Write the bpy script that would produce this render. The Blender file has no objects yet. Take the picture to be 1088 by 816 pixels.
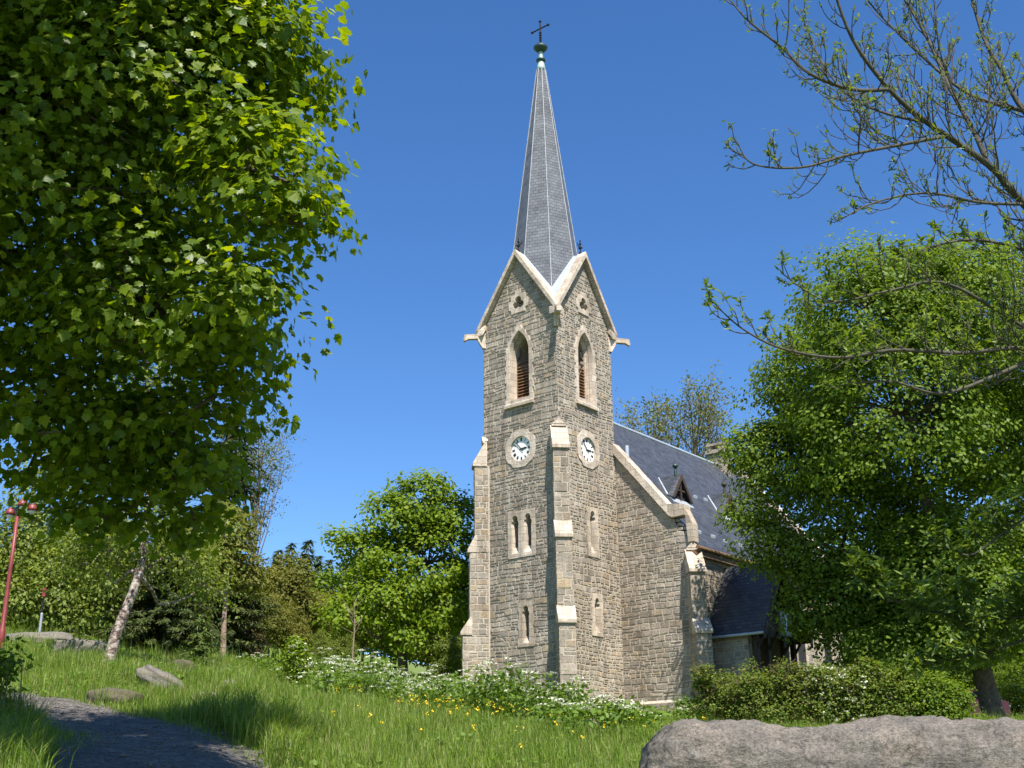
import bpy, bmesh, math, random
import numpy as np
from mathutils import Vector, Matrix, noise as mnoise

rng = np.random.default_rng(11)
random.seed(11)
scene = bpy.context.scene
COL = scene.collection
rad = math.radians

# ------------------------------------------------------------------ camera, sky, sun, exposure
FPX, PITCH, ROLL, EYE = 1250.0, rad(19.633), rad(-0.672), 1.6
_c, _s = math.cos(PITCH), math.sin(PITCH)
_cr, _sr = math.cos(ROLL), math.sin(ROLL)
_R0, _U0, FWD = np.array([1, 0, 0.]), np.array([0, -_s, _c]), np.array([0, _c, _s])
RT, UP = _cr * _R0 + _sr * _U0, -_sr * _R0 + _cr * _U0
E0 = np.array([0, 0, EYE])
cam_d = bpy.data.cameras.new('camera')
cam = bpy.data.objects.new('camera', cam_d)
COL.objects.link(cam)
cam_d.sensor_width = 36.0
cam_d.lens = 36.0 * FPX / 1088.0
cam_d.clip_start = 0.1
cam_d.clip_end = 3000
M = Matrix.Identity(4)
for i in range(3):
    M[i][0], M[i][1], M[i][2], M[i][3] = RT[i], UP[i], -FWD[i], E0[i]
cam.matrix_world = M
scene.camera = cam

SUN_EL, SUN_DIR = rad(57), Vector((0.30, -0.954, 0)).normalized()
SUN_VEC = Vector((SUN_DIR.x * math.cos(SUN_EL), SUN_DIR.y * math.cos(SUN_EL), math.sin(SUN_EL)))
world = bpy.data.worlds.new('World')
scene.world = world
world.use_nodes = True
wn = world.node_tree
sky = wn.nodes.new('ShaderNodeTexSky')
sky.sky_type = 'NISHITA'
sky.sun_disc = False
sky.sun_elevation = SUN_EL
sky.sun_rotation = math.atan2(SUN_DIR.x, SUN_DIR.y)
sky.altitude = 600
sky.air_density = 1.0
sky.dust_density = 0.1
sky.ozone_density = 4.5
hs = wn.nodes.new('ShaderNodeHueSaturation')
hs.inputs['Hue'].default_value = 0.505
hs.inputs['Saturation'].default_value = 1.2
wn.links.new(sky.outputs[0], hs.inputs['Color'])
wn.links.new(hs.outputs[0], wn.nodes['Background'].inputs[0])
wn.nodes['Background'].inputs[1].default_value = 0.1
sun_d = bpy.data.lights.new('sun', 'SUN')
sun_d.energy = 5.0
sun_d.angle = rad(0.5)
sun_d.color = (1.0, 0.945, 0.86)
sun = bpy.data.objects.new('sun', sun_d)
COL.objects.link(sun)
sun.rotation_euler = SUN_VEC.to_track_quat('Z', 'Y').to_euler()
scene.view_settings.view_transform = 'Standard'
scene.view_settings.look = 'None'
scene.view_settings.gamma = 1
scene.view_settings.exposure = 0.98
scene.cycles.max_bounces = 8
scene.cycles.diffuse_bounces = 3
scene.cycles.transmission_bounces = 4
scene.cycles.sample_clamp_indirect = 6


def at(px, py, Y):
    """survey: the point at world depth Y seen at that place of the photograph"""
    d = RT * (px - 544) / FPX + UP * (408 - py) / FPX + FWD
    return E0 + d * (Y / d[1])


# ------------------------------------------------------------------ materials
def new_mat(name):
    m = bpy.data.materials.new(name)
    m.use_nodes = True
    nt = m.node_tree
    b = nt.nodes['Principled BSDF']
    return m, nt, b


def ramp(nt, stops, interp='LINEAR'):
    r = nt.nodes.new('ShaderNodeValToRGB')
    r.color_ramp.interpolation = interp
    while len(r.color_ramp.elements) > 1:
        r.color_ramp.elements.remove(r.color_ramp.elements[-1])
    for i, (p, c) in enumerate(stops):
        e = r.color_ramp.elements[0] if i == 0 else r.color_ramp.elements.new(p)
        e.position = p
        e.color = (*c, 1)
    return r


def noise_tex(nt, scale, detail=4, rough=0.6, coord='Object', dim3=True):
    tc = nt.nodes.new('ShaderNodeTexCoord')
    n = nt.nodes.new('ShaderNodeTexNoise')
    n.inputs['Scale'].default_value = scale
    n.inputs['Detail'].default_value = detail
    n.inputs['Roughness'].default_value = rough
    nt.links.new(tc.outputs[coord], n.inputs['Vector'])
    return n


def mix(nt, fac, a, b, mode='MIX'):
    m = nt.nodes.new('ShaderNodeMix')
    m.data_type = 'RGBA'
    m.blend_type = mode
    for s, v in ((m.inputs[0], fac), (m.inputs[6], a), (m.inputs[7], b)):
        if hasattr(v, 'is_output'):
            nt.links.new(v, s)
        elif isinstance(v, (int, float)):
            s.default_value = v
        else:
            s.default_value = (*v, 1)
    return m.outputs[2]


def bump(nt, b, h, strength=0.4, dist=0.03):
    n = nt.nodes.new('ShaderNodeBump')
    n.inputs['Strength'].default_value = strength
    n.inputs['Distance'].default_value = dist
    nt.links.new(h, n.inputs['Height'])
    nt.links.new(n.outputs[0], b.inputs['Normal'])


def plain(name, col, rough=0.7, metal=0.0, var=0.25, scale=6.0, bmp=0.15):
    m, nt, b = new_mat(name)
    n = noise_tex(nt, scale)
    lo = tuple(c * (1 - var) for c in col)
    hi = tuple(min(1, c * (1 + var)) for c in col)
    r = ramp(nt, [(0.3, lo), (0.7, hi)])
    nt.links.new(n.outputs[0], r.inputs[0])
    nt.links.new(r.outputs[0], b.inputs['Base Color'])
    b.inputs['Roughness'].default_value = rough
    b.inputs['Metallic'].default_value = metal
    if bmp:
        bump(nt, b, n.outputs[0], bmp, 0.02)
    return m


def island_mat(name, stops, nscale=9, namt=0.35, rough=0.9, bmp=0.6, big=0.55, interp='LINEAR', stain=(0.5, 0.48, 0.45)):
    """stones: a colour for each block, grain inside the block, large weather patches over the wall"""
    m, nt, b = new_mat(name)
    g = nt.nodes.new('ShaderNodeNewGeometry')
    r = ramp(nt, stops, interp)
    nt.links.new(g.outputs['Random Per Island'], r.inputs[0])
    n = noise_tex(nt, nscale, 6, 0.7)
    nr = ramp(nt, [(0.3, (1 - namt,) * 3), (0.7, (1 + namt * 0.6,) * 3)])
    nt.links.new(n.outputs[0], nr.inputs[0])
    c = mix(nt, 1.0, r.outputs[0], nr.outputs[0], 'MULTIPLY')
    n2 = noise_tex(nt, 0.55, 5, 0.65)
    sr = ramp(nt, [(0.42, stain), (0.62, (1, 1, 1))])
    nt.links.new(n2.outputs[0], sr.inputs[0])
    c = mix(nt, big, c, mix(nt, 1.0, c, sr.outputs[0], 'MULTIPLY'))
    tc = nt.nodes.new('ShaderNodeTexCoord')
    mp = nt.nodes.new('ShaderNodeMapping')
    mp.inputs['Scale'].default_value = (2.6, 2.6, .16)
    nt.links.new(tc.outputs['Object'], mp.inputs[0])
    n3 = nt.nodes.new('ShaderNodeTexNoise')
    n3.inputs['Scale'].default_value = 1.0
    n3.inputs['Detail'].default_value = 5
    nt.links.new(mp.outputs[0], n3.inputs[0])
    r3 = ramp(nt, [(0.36, (.74, .71, .67)), (0.52, (1, 1, 1)), (0.68, (1.14, 1.13, 1.12))])
    nt.links.new(n3.outputs[0], r3.inputs[0])
    c = mix(nt, 0.8, c, mix(nt, 1.0, c, r3.outputs[0], 'MULTIPLY'))
    nt.links.new(c, b.inputs['Base Color'])
    b.inputs['Roughness'].default_value = rough
    b.inputs['Specular IOR Level'].default_value = 0.2
    bump(nt, b, n.outputs[0], bmp, 0.05)
    return m


def leaf_mat(name, stops, trans=0.35, rough=0.5, spec=0.35, tcol=(1.6, 1.5, 0.5)):
    m, nt, b = new_mat(name)
    g = nt.nodes.new('ShaderNodeNewGeometry')
    r = ramp(nt, stops)
    nt.links.new(g.outputs['Random Per Island'], r.inputs[0])
    nt.links.new(r.outputs[0], b.inputs['Base Color'])
    b.inputs['Roughness'].default_value = rough
    b.inputs['Specular IOR Level'].default_value = spec
    t = nt.nodes.new('ShaderNodeBsdfTranslucent')
    c = mix(nt, 1.0, r.outputs[0], tcol, 'MULTIPLY')
    nt.links.new(c, t.inputs[0])
    ms = nt.nodes.new('ShaderNodeMixShader')
    ms.inputs[0].default_value = trans
    nt.links.new(b.outputs[0], ms.inputs[1])
    nt.links.new(t.outputs[0], ms.inputs[2])
    nt.links.new(ms.outputs[0], nt.nodes['Material Output'].inputs[0])
    return m


def slate_mat(name, base, roww, rowh, rough, streak=0.35, con=(.72, 1.25, .4)):
    m, nt, b = new_mat(name)
    uv = nt.nodes.new('ShaderNodeUVMap')
    br = nt.nodes.new('ShaderNodeTexBrick')
    br.inputs['Scale'].default_value = 1
    br.inputs['Brick Width'].default_value = roww
    br.inputs['Row Height'].default_value = rowh
    br.inputs['Mortar Size'].default_value = 0.014
    br.inputs['Mortar Smooth'].default_value = 0.3
    br.inputs['Bias'].default_value = 0.1
    br.inputs['Color1'].default_value = (*[c * con[0] for c in base], 1)
    br.inputs['Color2'].default_value = (*[c * con[1] for c in base], 1)
    br.inputs['Mortar'].default_value = (*[c * con[2] for c in base], 1)
    nt.links.new(uv.outputs[0], br.inputs['Vector'])
    n = noise_tex(nt, 1.3, 5, 0.6)
    nr = ramp(nt, [(0.3, (1 - streak,) * 3), (0.7, (1 + streak * 0.5,) * 3)])
    nt.links.new(n.outputs[0], nr.inputs[0])
    nt.links.new(mix(nt, 1.0, br.outputs[0], nr.outputs[0], 'MULTIPLY'), b.inputs['Base Color'])
    b.inputs['Roughness'].default_value = rough
    # each row tilts: saw-tooth height along the slope
    sp = nt.nodes.new('ShaderNodeSeparateXYZ')
    nt.links.new(uv.outputs[0], sp.inputs[0])
    mo = nt.nodes.new('ShaderNodeMath')
    mo.operation = 'DIVIDE'
    mo.inputs[1].default_value = rowh
    nt.links.new(sp.outputs[1], mo.inputs[0])
    fr = nt.nodes.new('ShaderNodeMath')
    fr.operation = 'FRACT'
    nt.links.new(mo.outputs[0], fr.inputs[0])
    ad = nt.nodes.new('ShaderNodeMath')
    ad.operation = 'MULTIPLY_ADD'
    ad.inputs[1].default_value = -0.5
    ad.inputs[2].default_value = 0.5
    nt.links.new(fr.outputs[0], ad.inputs[0])
    mm = nt.nodes.new('ShaderNodeMath')
    mm.operation = 'SUBTRACT'
    nt.links.new(ad.outputs[0], mm.inputs[0])
    nt.links.new(br.outputs['Fac'], mm.inputs[1])
    bump(nt, b, mm.outputs[0], 0.7, 0.025)
    return m


MAT = {}
MAT['rubble'] = island_mat('rubble_stone', [(0.0, (.25, .22, .185)), (0.25, (.345, .30, .245)), (0.45, (.40, .345, .28)), (0.62, (.315, .285, .25)),
                                            (0.74, (.43, .34, .225)), (0.82, (.35, .28, .21)), (0.9, (.30, .26, .215)), (1.0, (.50, .44, .36))], stain=(.62, .59, .55))
MAT['rubble_grey'] = island_mat('weathered_rubble', [(0.0, (.28, .242, .20)), (0.3, (.385, .33, .268)), (0.55, (.445, .386, .312)), (0.75, (.36, .318, .27)),
                                                     (0.84, (.44, .355, .25)), (0.92, (.30, .26, .215)), (1.0, (.50, .44, .365))], big=0.75, stain=(.58, .55, .51))
MAT['mortar'] = plain('lime_mortar', (.40, .345, .27), 0.95, var=0.2, scale=12)
MAT['mortar_dark'] = plain('weathered_mortar', (.23, .205, .165), 0.95, var=0.35, scale=8)
def dressed_mat():
    m = island_mat('dressed_sandstone', [(0, (.47, .405, .335)), (0.5, (.55, .48, .40)), (1, (.63, .555, .47))], 11, 0.2, 0.88, 0.5, 0.5, stain=(.68, .64, .6))
    nt = m.node_tree
    b = nt.nodes['Principled BSDF']
    src = b.inputs['Base Color'].links[0].from_socket
    tc = nt.nodes.new('ShaderNodeTexCoord')
    mp = nt.nodes.new('ShaderNodeMapping')
    mp.inputs['Rotation'].default_value = (rad(90), 0, 0)
    nt.links.new(tc.outputs['Object'], mp.inputs[0])
    sx = nt.nodes.new('ShaderNodeSeparateXYZ')
    nt.links.new(tc.outputs['Object'], sx.inputs[0])
    ad = nt.nodes.new('ShaderNodeMath')
    nt.links.new(sx.outputs[0], ad.inputs[0])
    nt.links.new(sx.outputs[1], ad.inputs[1])
    cb = nt.nodes.new('ShaderNodeCombineXYZ')
    nt.links.new(ad.outputs[0], cb.inputs[0])
    nt.links.new(sx.outputs[2], cb.inputs[1])
    br = nt.nodes.new('ShaderNodeTexBrick')
    br.inputs['Scale'].default_value = 1
    br.inputs['Brick Width'].default_value = .62
    br.inputs['Row Height'].default_value = .37
    br.inputs['Mortar Size'].default_value = .012
    br.inputs['Color1'].default_value = (.80, .79, .78, 1)
    br.inputs['Color2'].default_value = (1.12, 1.1, 1.06, 1)
    br.inputs['Mortar'].default_value = (.55, .5, .45, 1)
    nt.links.new(cb.outputs[0], br.inputs['Vector'])
    nt.links.new(mix(nt, 1.0, src, br.outputs[0], 'MULTIPLY'), b.inputs['Base Color'])
    return m


MAT['dressed'] = dressed_mat()
MAT['slate_spire'] = slate_mat('spire_slate', (.128, .135, .146), 0.30, 0.20, 0.45, .4, (.82, 1.14, .62))
MAT['slate_roof'] = slate_mat('roof_slate', (.050, .055, .065), 0.34, 0.22, 0.5, 0.3)
MAT['zinc'] = plain('zinc_sheet', (.46, .50, .54), 0.42, 0.35, 0.12, 3, 0.05)
MAT['lead'] = plain('dull_lead', (.27, .285, .30), 0.6, 0.1, 0.25, 5, 0.05)
MAT['copper'] = plain('verdigris_copper', (.33, .43, .37), 0.6, 0.1, 0.2, 8)
MAT['copper_dark'] = plain('dark_green_copper', (.02, .055, .045), 0.5, 0.2, 0.3, 8)
MAT['iron'] = plain('wrought_iron', (.018, .017, .018), 0.55, 0.5, 0.3, 12)
MAT['black'] = plain('dark_interior', (.012, .012, .014), 0.9, 0, 0.2, 4, 0)
MAT['louvre'] = plain('red_brown_louvre', (.27, .115, .045), 0.7, 0, 0.3, 9)
MAT['wood_dark'] = plain('dark_stained_wood', (.045, .028, .018), 0.75, 0, 0.4, 10)
MAT['wood_brown'] = plain('brown_cornice_wood', (.17, .10, .055), 0.8, 0, 0.3, 10)
MAT['white'] = plain('white_dial_paint', (.82, .80, .75), 0.5, 0, 0.04, 4, 0)
MAT['black_paint'] = plain('black_paint', (.012, .012, .014), 0.5, 0, 0.1, 4, 0)
MAT['notice'] = plain('dark_notice_board', (.035, .055, .05), 0.3, 0, 0.2, 4, 0)
MAT['notice_frame'] = plain('green_notice_frame', (.045, .08, .068), 0.6, 0, 0.2, 4, 0)
MAT['red_paint'] = plain('red_lamp_paint', (.19, .03, .028), 0.5, 0, 0.2, 8, 0)
MAT['lamp_glass'] = plain('frosted_lamp_glass', (.62, .64, .68), 0.25, 0, 0.08, 4, 0)
MAT['steel'] = plain('galvanised_steel', (.36, .39, .42), 0.45, 0.4, 0.15, 6, 0)
MAT['bark'] = plain('grey_brown_bark', (.075, .06, .045), 0.95, 0, 0.5, 7, 0.8)
MAT['bark_ash'] = plain('olive_grey_ash_bark', (.06, .054, .038), 0.9, 0, 0.35, 14, 0.5)
MAT['bark_pine'] = plain('pinkish_pine_bark', (.24, .165, .12), 0.95, 0, 0.4, 8, 0.6)
MAT['twig'] = plain('brown_twig_bark', (.15, .125, .09), 0.95, 0, 0.4, 12, 0.3)


def birch_mat():
    m, nt, b = new_mat('birch_bark')
    tc = nt.nodes.new('ShaderNodeTexCoord')
    mp = nt.nodes.new('ShaderNodeMapping')
    mp.inputs['Scale'].default_value = (5, 5, 7)
    nt.links.new(tc.outputs['Object'], mp.inputs[0])
    n = nt.nodes.new('ShaderNodeTexNoise')
    n.inputs['Scale'].default_value = 1.6
    n.inputs['Detail'].default_value = 6
    n.inputs['Roughness'].default_value = 0.7
    nt.links.new(mp.outputs[0], n.inputs[0])
    r = ramp(nt, [(0.40, (.03, .025, .02)), (0.47, (.16, .105, .085)), (0.55, (.36, .30, .25)), (0.66, (.55, .51, .46))])
    nt.links.new(n.outputs[0], r.inputs[0])
    nt.links.new(r.outputs[0], b.inputs['Base Color'])
    b.inputs['Roughness'].default_value = 0.9
    bump(nt, b, n.outputs[0], 0.7, 0.04)
    return m


MAT['birch_bark'] = birch_mat()


def granite_mat(name, base, pink, scale=1.0, lichen=0.5):
    m, nt, b = new_mat(name)
    n1 = noise_tex(nt, 2.2 * scale, 8, 0.72)
    r1 = ramp(nt, [(0.32, tuple(c * 0.55 for c in base)), (0.48, base), (0.62, pink), (0.75, tuple(min(1, c * 1.45) for c in base))])
    nt.links.new(n1.outputs[0], r1.inputs[0])
    n2 = noise_tex(nt, 34 * scale, 3, 0.8)
    r2 = ramp(nt, [(0.36, (.45, .45, .47)), (0.5, (1, 1, 1)), (0.66, (1.5, 1.45, 1.4))])
    nt.links.new(n2.outputs[0], r2.inputs[0])
    c = mix(nt, 0.85, r1.outputs[0], mix(nt, 1.0, r1.outputs[0], r2.outputs[0], 'MULTIPLY'))
    n3 = noise_tex(nt, 5 * scale, 6, 0.8)
    r3 = ramp(nt, [(0.60, (0, 0, 0)), (0.68, (1, 1, 1))])
    nt.links.new(n3.outputs[0], r3.inputs[0])
    lm = nt.nodes.new('ShaderNodeMath')
    lm.operation = 'MULTIPLY'
    lm.inputs[1].default_value = lichen
    nt.links.new(r3.outputs[0], lm.inputs[0])
    c = mix(nt, lm.outputs[0], c, (.40, .39, .36))
    nt.links.new(c, b.inputs['Base Color'])
    b.inputs['Roughness'].default_value = 0.88
    b.inputs['Specular IOR Level'].default_value = 0.3
    ad = nt.nodes.new('ShaderNodeMath')
    ad.operation = 'MULTIPLY_ADD'
    ad.inputs[1].default_value = 0.25
    nt.links.new(n2.outputs[0], ad.inputs[0])
    nt.links.new(n1.outputs[0], ad.inputs[2])
    bump(nt, b, ad.outputs[0], 0.9, 0.06)
    return m


def strata(m):
    nt = m.node_tree
    b = nt.nodes['Principled BSDF']
    src = b.inputs['Base Color'].links[0].from_socket
    tc = nt.nodes.new('ShaderNodeTexCoord')
    mp = nt.nodes.new('ShaderNodeMapping')
    mp.inputs['Rotation'].default_value = (.35, rad(33), .5)
    mp.inputs['Scale'].default_value = (1.3, 1.8, 4.2)
    nt.links.new(tc.outputs['Object'], mp.inputs[0])
    n = nt.nodes.new('ShaderNodeTexNoise')
    n.inputs['Scale'].default_value = 1.3
    n.inputs['Detail'].default_value = 9
    n.inputs['Roughness'].default_value = .75
    n.inputs['Distortion'].default_value = .6
    nt.links.new(mp.outputs[0], n.inputs[0])
    r = ramp(nt, [(0.33, (.42, .38, .34)), (0.45, (.9, .9, .9)), (0.6, (1.1, 1.08, 1.06)), (0.72, (1.5, 1.46, 1.42))])
    nt.links.new(n.outputs[0], r.inputs[0])
    nt.links.new(mix(nt, .4, src, mix(nt, 1.0, src, r.outputs[0], 'MULTIPLY')), b.inputs['Base Color'])
    wn_ = nt.nodes.new('ShaderNodeTexNoise')
    wn_.inputs['Scale'].default_value = 2.4
    wn_.inputs['Detail'].default_value = 5
    nt.links.new(tc.outputs['Object'], wn_.inputs[0])
    vm = nt.nodes.new('ShaderNodeVectorMath')
    vm.operation = 'MULTIPLY_ADD'
    vm.inputs[1].default_value = (.55, .55, .55)
    nt.links.new(wn_.outputs['Color'], vm.inputs[0])
    nt.links.new(tc.outputs['Object'], vm.inputs[2])
    vo_ = nt.nodes.new('ShaderNodeTexVoronoi')
    vo_.feature = 'DISTANCE_TO_EDGE'
    vo_.inputs['Scale'].default_value = .8
    nt.links.new(vm.outputs[0], vo_.inputs['Vector'])
    cr2 = ramp(nt, [(0.0, (.25, .22, .2)), (0.018, (1, 1, 1))])
    nt.links.new(vo_.outputs['Distance'], cr2.inputs[0])
    src2 = b.inputs['Base Color'].links[0].from_socket
    nt.links.new(mix(nt, .35, src2, mix(nt, 1.0, src2, cr2.outputs[0], 'MULTIPLY')), b.inputs['Base Color'])
    old = b.inputs['Normal'].links[0].from_node
    nb_ = nt.nodes.new('ShaderNodeBump')
    nb_.inputs['Strength'].default_value = .35
    nb_.inputs['Distance'].default_value = .05
    nt.links.new(cr2.outputs[0], nb_.inputs['Height'])
    nt.links.new(old.outputs[0], nb_.inputs['Normal'])
    old = nb_
    n2 = nt.nodes.new('ShaderNodeBump')
    n2.inputs['Strength'].default_value = 1.0
    n2.inputs['Distance'].default_value = .05
    nt.links.new(n.outputs[0], n2.inputs['Height'])
    nt.links.new(old.outputs[0], n2.inputs['Normal'])
    nt.links.new(n2.outputs[0], b.inputs['Normal'])
    return m


MAT['granite'] = granite_mat('grey_pink_granite', (.165, .149, .128), (.195, .166, .138), 1.0, 0.35)
strata(MAT['granite'])
MAT['rock'] = granite_mat('field_rock', (.165, .15, .13), (.19, .165, .125), 1.6, 0.3)
MAT['rock_dark'] = granite_mat('mossy_rock', (.095, .085, .06), (.11, .10, .05), 1.8, 0.15)

MAT['maple_leaf'] = leaf_mat('maple_leaf', [(0, (.065, .118, .007)), (0.5, (.118, .185, .008)), (1, (.20, .255, .014))], 0.5, 0.42, 0.3, (2.0, 1.8, 0.3))
MAT['linden_leaf'] = leaf_mat('linden_leaf', [(0, (.065, .12, .012)), (0.5, (.125, .195, .016)), (1, (.20, .27, .03))], 0.48, 0.5, 0.25)
MAT['sycamore_leaf'] = leaf_mat('sycamore_leaf', [(0, (.09, .155, .008)), (0.5, (.155, .235, .012)), (1, (.23, .30, .022))], 0.48, 0.5, 0.25)
MAT['birch_leaf'] = leaf_mat('birch_leaf', [(0, (.085, .13, .018)), (0.5, (.155, .205, .028)), (1, (.24, .285, .055))], 0.45, 0.5, 0.3)
MAT['olive_leaf'] = leaf_mat('olive_leaf', [(0, (.095, .108, .02)), (0.5, (.145, .155, .03)), (1, (.21, .20, .05))], 0.42, 0.6, 0.15)
MAT['sparse_leaf'] = leaf_mat('sparse_leaf', [(0, (.10, .13, .035)), (0.6, (.16, .18, .055)), (1, (.22, .21, .08))], 0.3, 0.6, 0.2)
MAT['ash_leaf'] = leaf_mat('ash_leaf', [(0, (.07, .125, .018)), (0.6, (.115, .18, .025)), (1, (.18, .24, .05))], 0.4, 0.45, 0.4)
MAT['spruce_needle'] = leaf_mat('spruce_needle', [(0, (.028, .042, .012)), (0.6, (.05, .07, .016)), (1, (.10, .12, .026))], 0.2, 0.6, 0.2)
MAT['spruce_young'] = leaf_mat('young_spruce_needle', [(0, (.045, .08, .015)), (1, (.11, .145, .025))], 0.2, 0.6, 0.2)
MAT['juniper'] = leaf_mat('brown_juniper', [(0, (.05, .042, .014)), (0.6, (.075, .062, .022)), (1, (.10, .085, .03))], 0.15, 0.7, 0.15)
MAT['shrub_leaf'] = leaf_mat('shrub_leaf', [(0, (.065, .10, .014)), (0.55, (.125, .19, .022)), (0.85, (.19, .24, .04)), (1, (.19, .14, .06))], 0.4, 0.55, 0.2)
MAT['shrub_dry'] = leaf_mat('dry_shrub_twig', [(0, (.12, .085, .05)), (1, (.19, .14, .09))], 0.1, 0.8, 0.1)
MAT['white_flower'] = leaf_mat('white_flower', [(0, (.50, .52, .36)), (1, (.74, .74, .60))], 0.25, 0.7, 0.1, (1, 1, .9))
MAT['yellow_flower'] = leaf_mat('yellow_flower', [(0, (.62, .42, .01)), (1, (.75, .55, .02))], 0.2, 0.5, 0.3, (1, 1, .5))
MAT['herb_leaf'] = leaf_mat('herb_leaf', [(0, (.075, .14, .018)), (1, (.15, .23, .035))], 0.35, 0.55, 0.2)
MAT['grass'] = leaf_mat('grass_blade', [(0, (.09, .165, .018)), (0.5, (.155, .245, .026)), (0.82, (.24, .32, .05)), (1, (.38, .34, .15))], 0.45, 0.5, 0.35, (1.4, 1.4, .6))


def ground_mat():
    m, nt, b = new_mat('meadow_ground')
    n = noise_tex(nt, 1.4, 8, 0.75)
    r = ramp(nt, [(0.3, (.065, .095, .018)), (0.5, (.11, .155, .024)), (0.7, (.15, .19, .034)), (0.82, (.17, .15, .07))])
    nt.links.new(n.outputs[0], r.inputs[0])
    nt.links.new(r.outputs[0], b.inputs['Base Color'])
    b.inputs['Roughness'].default_value = 0.95
    bump(nt, b, n.outputs[0], 0.8, 0.15)
    return m


def path_mat():
    m, nt, b = new_mat('gravelled_path')
    n = noise_tex(nt, 16, 6, 0.8)
    r = ramp(nt, [(0.33, (.05, .043, .037)), (0.5, (.125, .112, .098)), (0.68, (.25, .225, .195))])
    nt.links.new(n.outputs[0], r.inputs[0])
    n2 = noise_tex(nt, 3.2, 7, 0.8)
    r2 = ramp(nt, [(0.34, (.5, .47, .43)), (0.5, (.95, .95, .95)), (0.66, (1.5, 1.47, 1.42))])
    nt.links.new(n2.outputs[0], r2.inputs[0])
    nt.links.new(mix(nt, 1.0, r.outputs[0], r2.outputs[0], 'MULTIPLY'), b.inputs['Base Color'])
    b.inputs['Roughness'].default_value = 0.95
    bump(nt, b, n2.outputs[0], 1.0, 0.12)
    return m


MAT['ground'] = ground_mat()
MAT['path'] = path_mat()


# ------------------------------------------------------------------ object helpers
def tag(o, label=None, cat=None, group=None, kind=None):
    if label: o['label'] = label
    if cat: o['category'] = cat
    if group: o['group'] = group
    if kind: o['kind'] = kind
    return o


def thing(name, loc, label, cat, group=None, rotz=0.0):
    o = bpy.data.objects.new(name, None)
    o.empty_display_size = 0.3
    COL.objects.link(o)
    o.location = loc
    o.rotation_euler = (0, 0, rotz)
    return tag(o, label, cat, group)


def link(name, me, parent=None, loc=None):
    o = bpy.data.objects.new(name, me)
    COL.objects.link(o)
    if parent: o.parent = parent
    if loc is not None: o.location = loc
    return o


def np_mesh(name, V, loops, starts, mats, smooth=False, midx=None):
    me = bpy.data.meshes.new(name)
    V = np.asarray(V, dtype=np.float32)
    loops = np.asarray(loops, dtype=np.int32).ravel()
    starts = np.asarray(starts, dtype=np.int32)
    me.vertices.add(len(V))
    me.vertices.foreach_set('co', V.ravel())
    me.loops.add(len(loops))
    me.loops.foreach_set('vertex_index', loops)
    me.polygons.add(len(starts))
    me.polygons.foreach_set('loop_start', starts)
    if midx is not None:
        me.polygons.foreach_set('material_index', np.asarray(midx, dtype=np.int32))
    me.polygons.foreach_set('use_smooth', np.full(len(starts), smooth, dtype=bool))
    for m in mats: me.materials.append(m)
    me.update(calc_edges=True)
    return me


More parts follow.
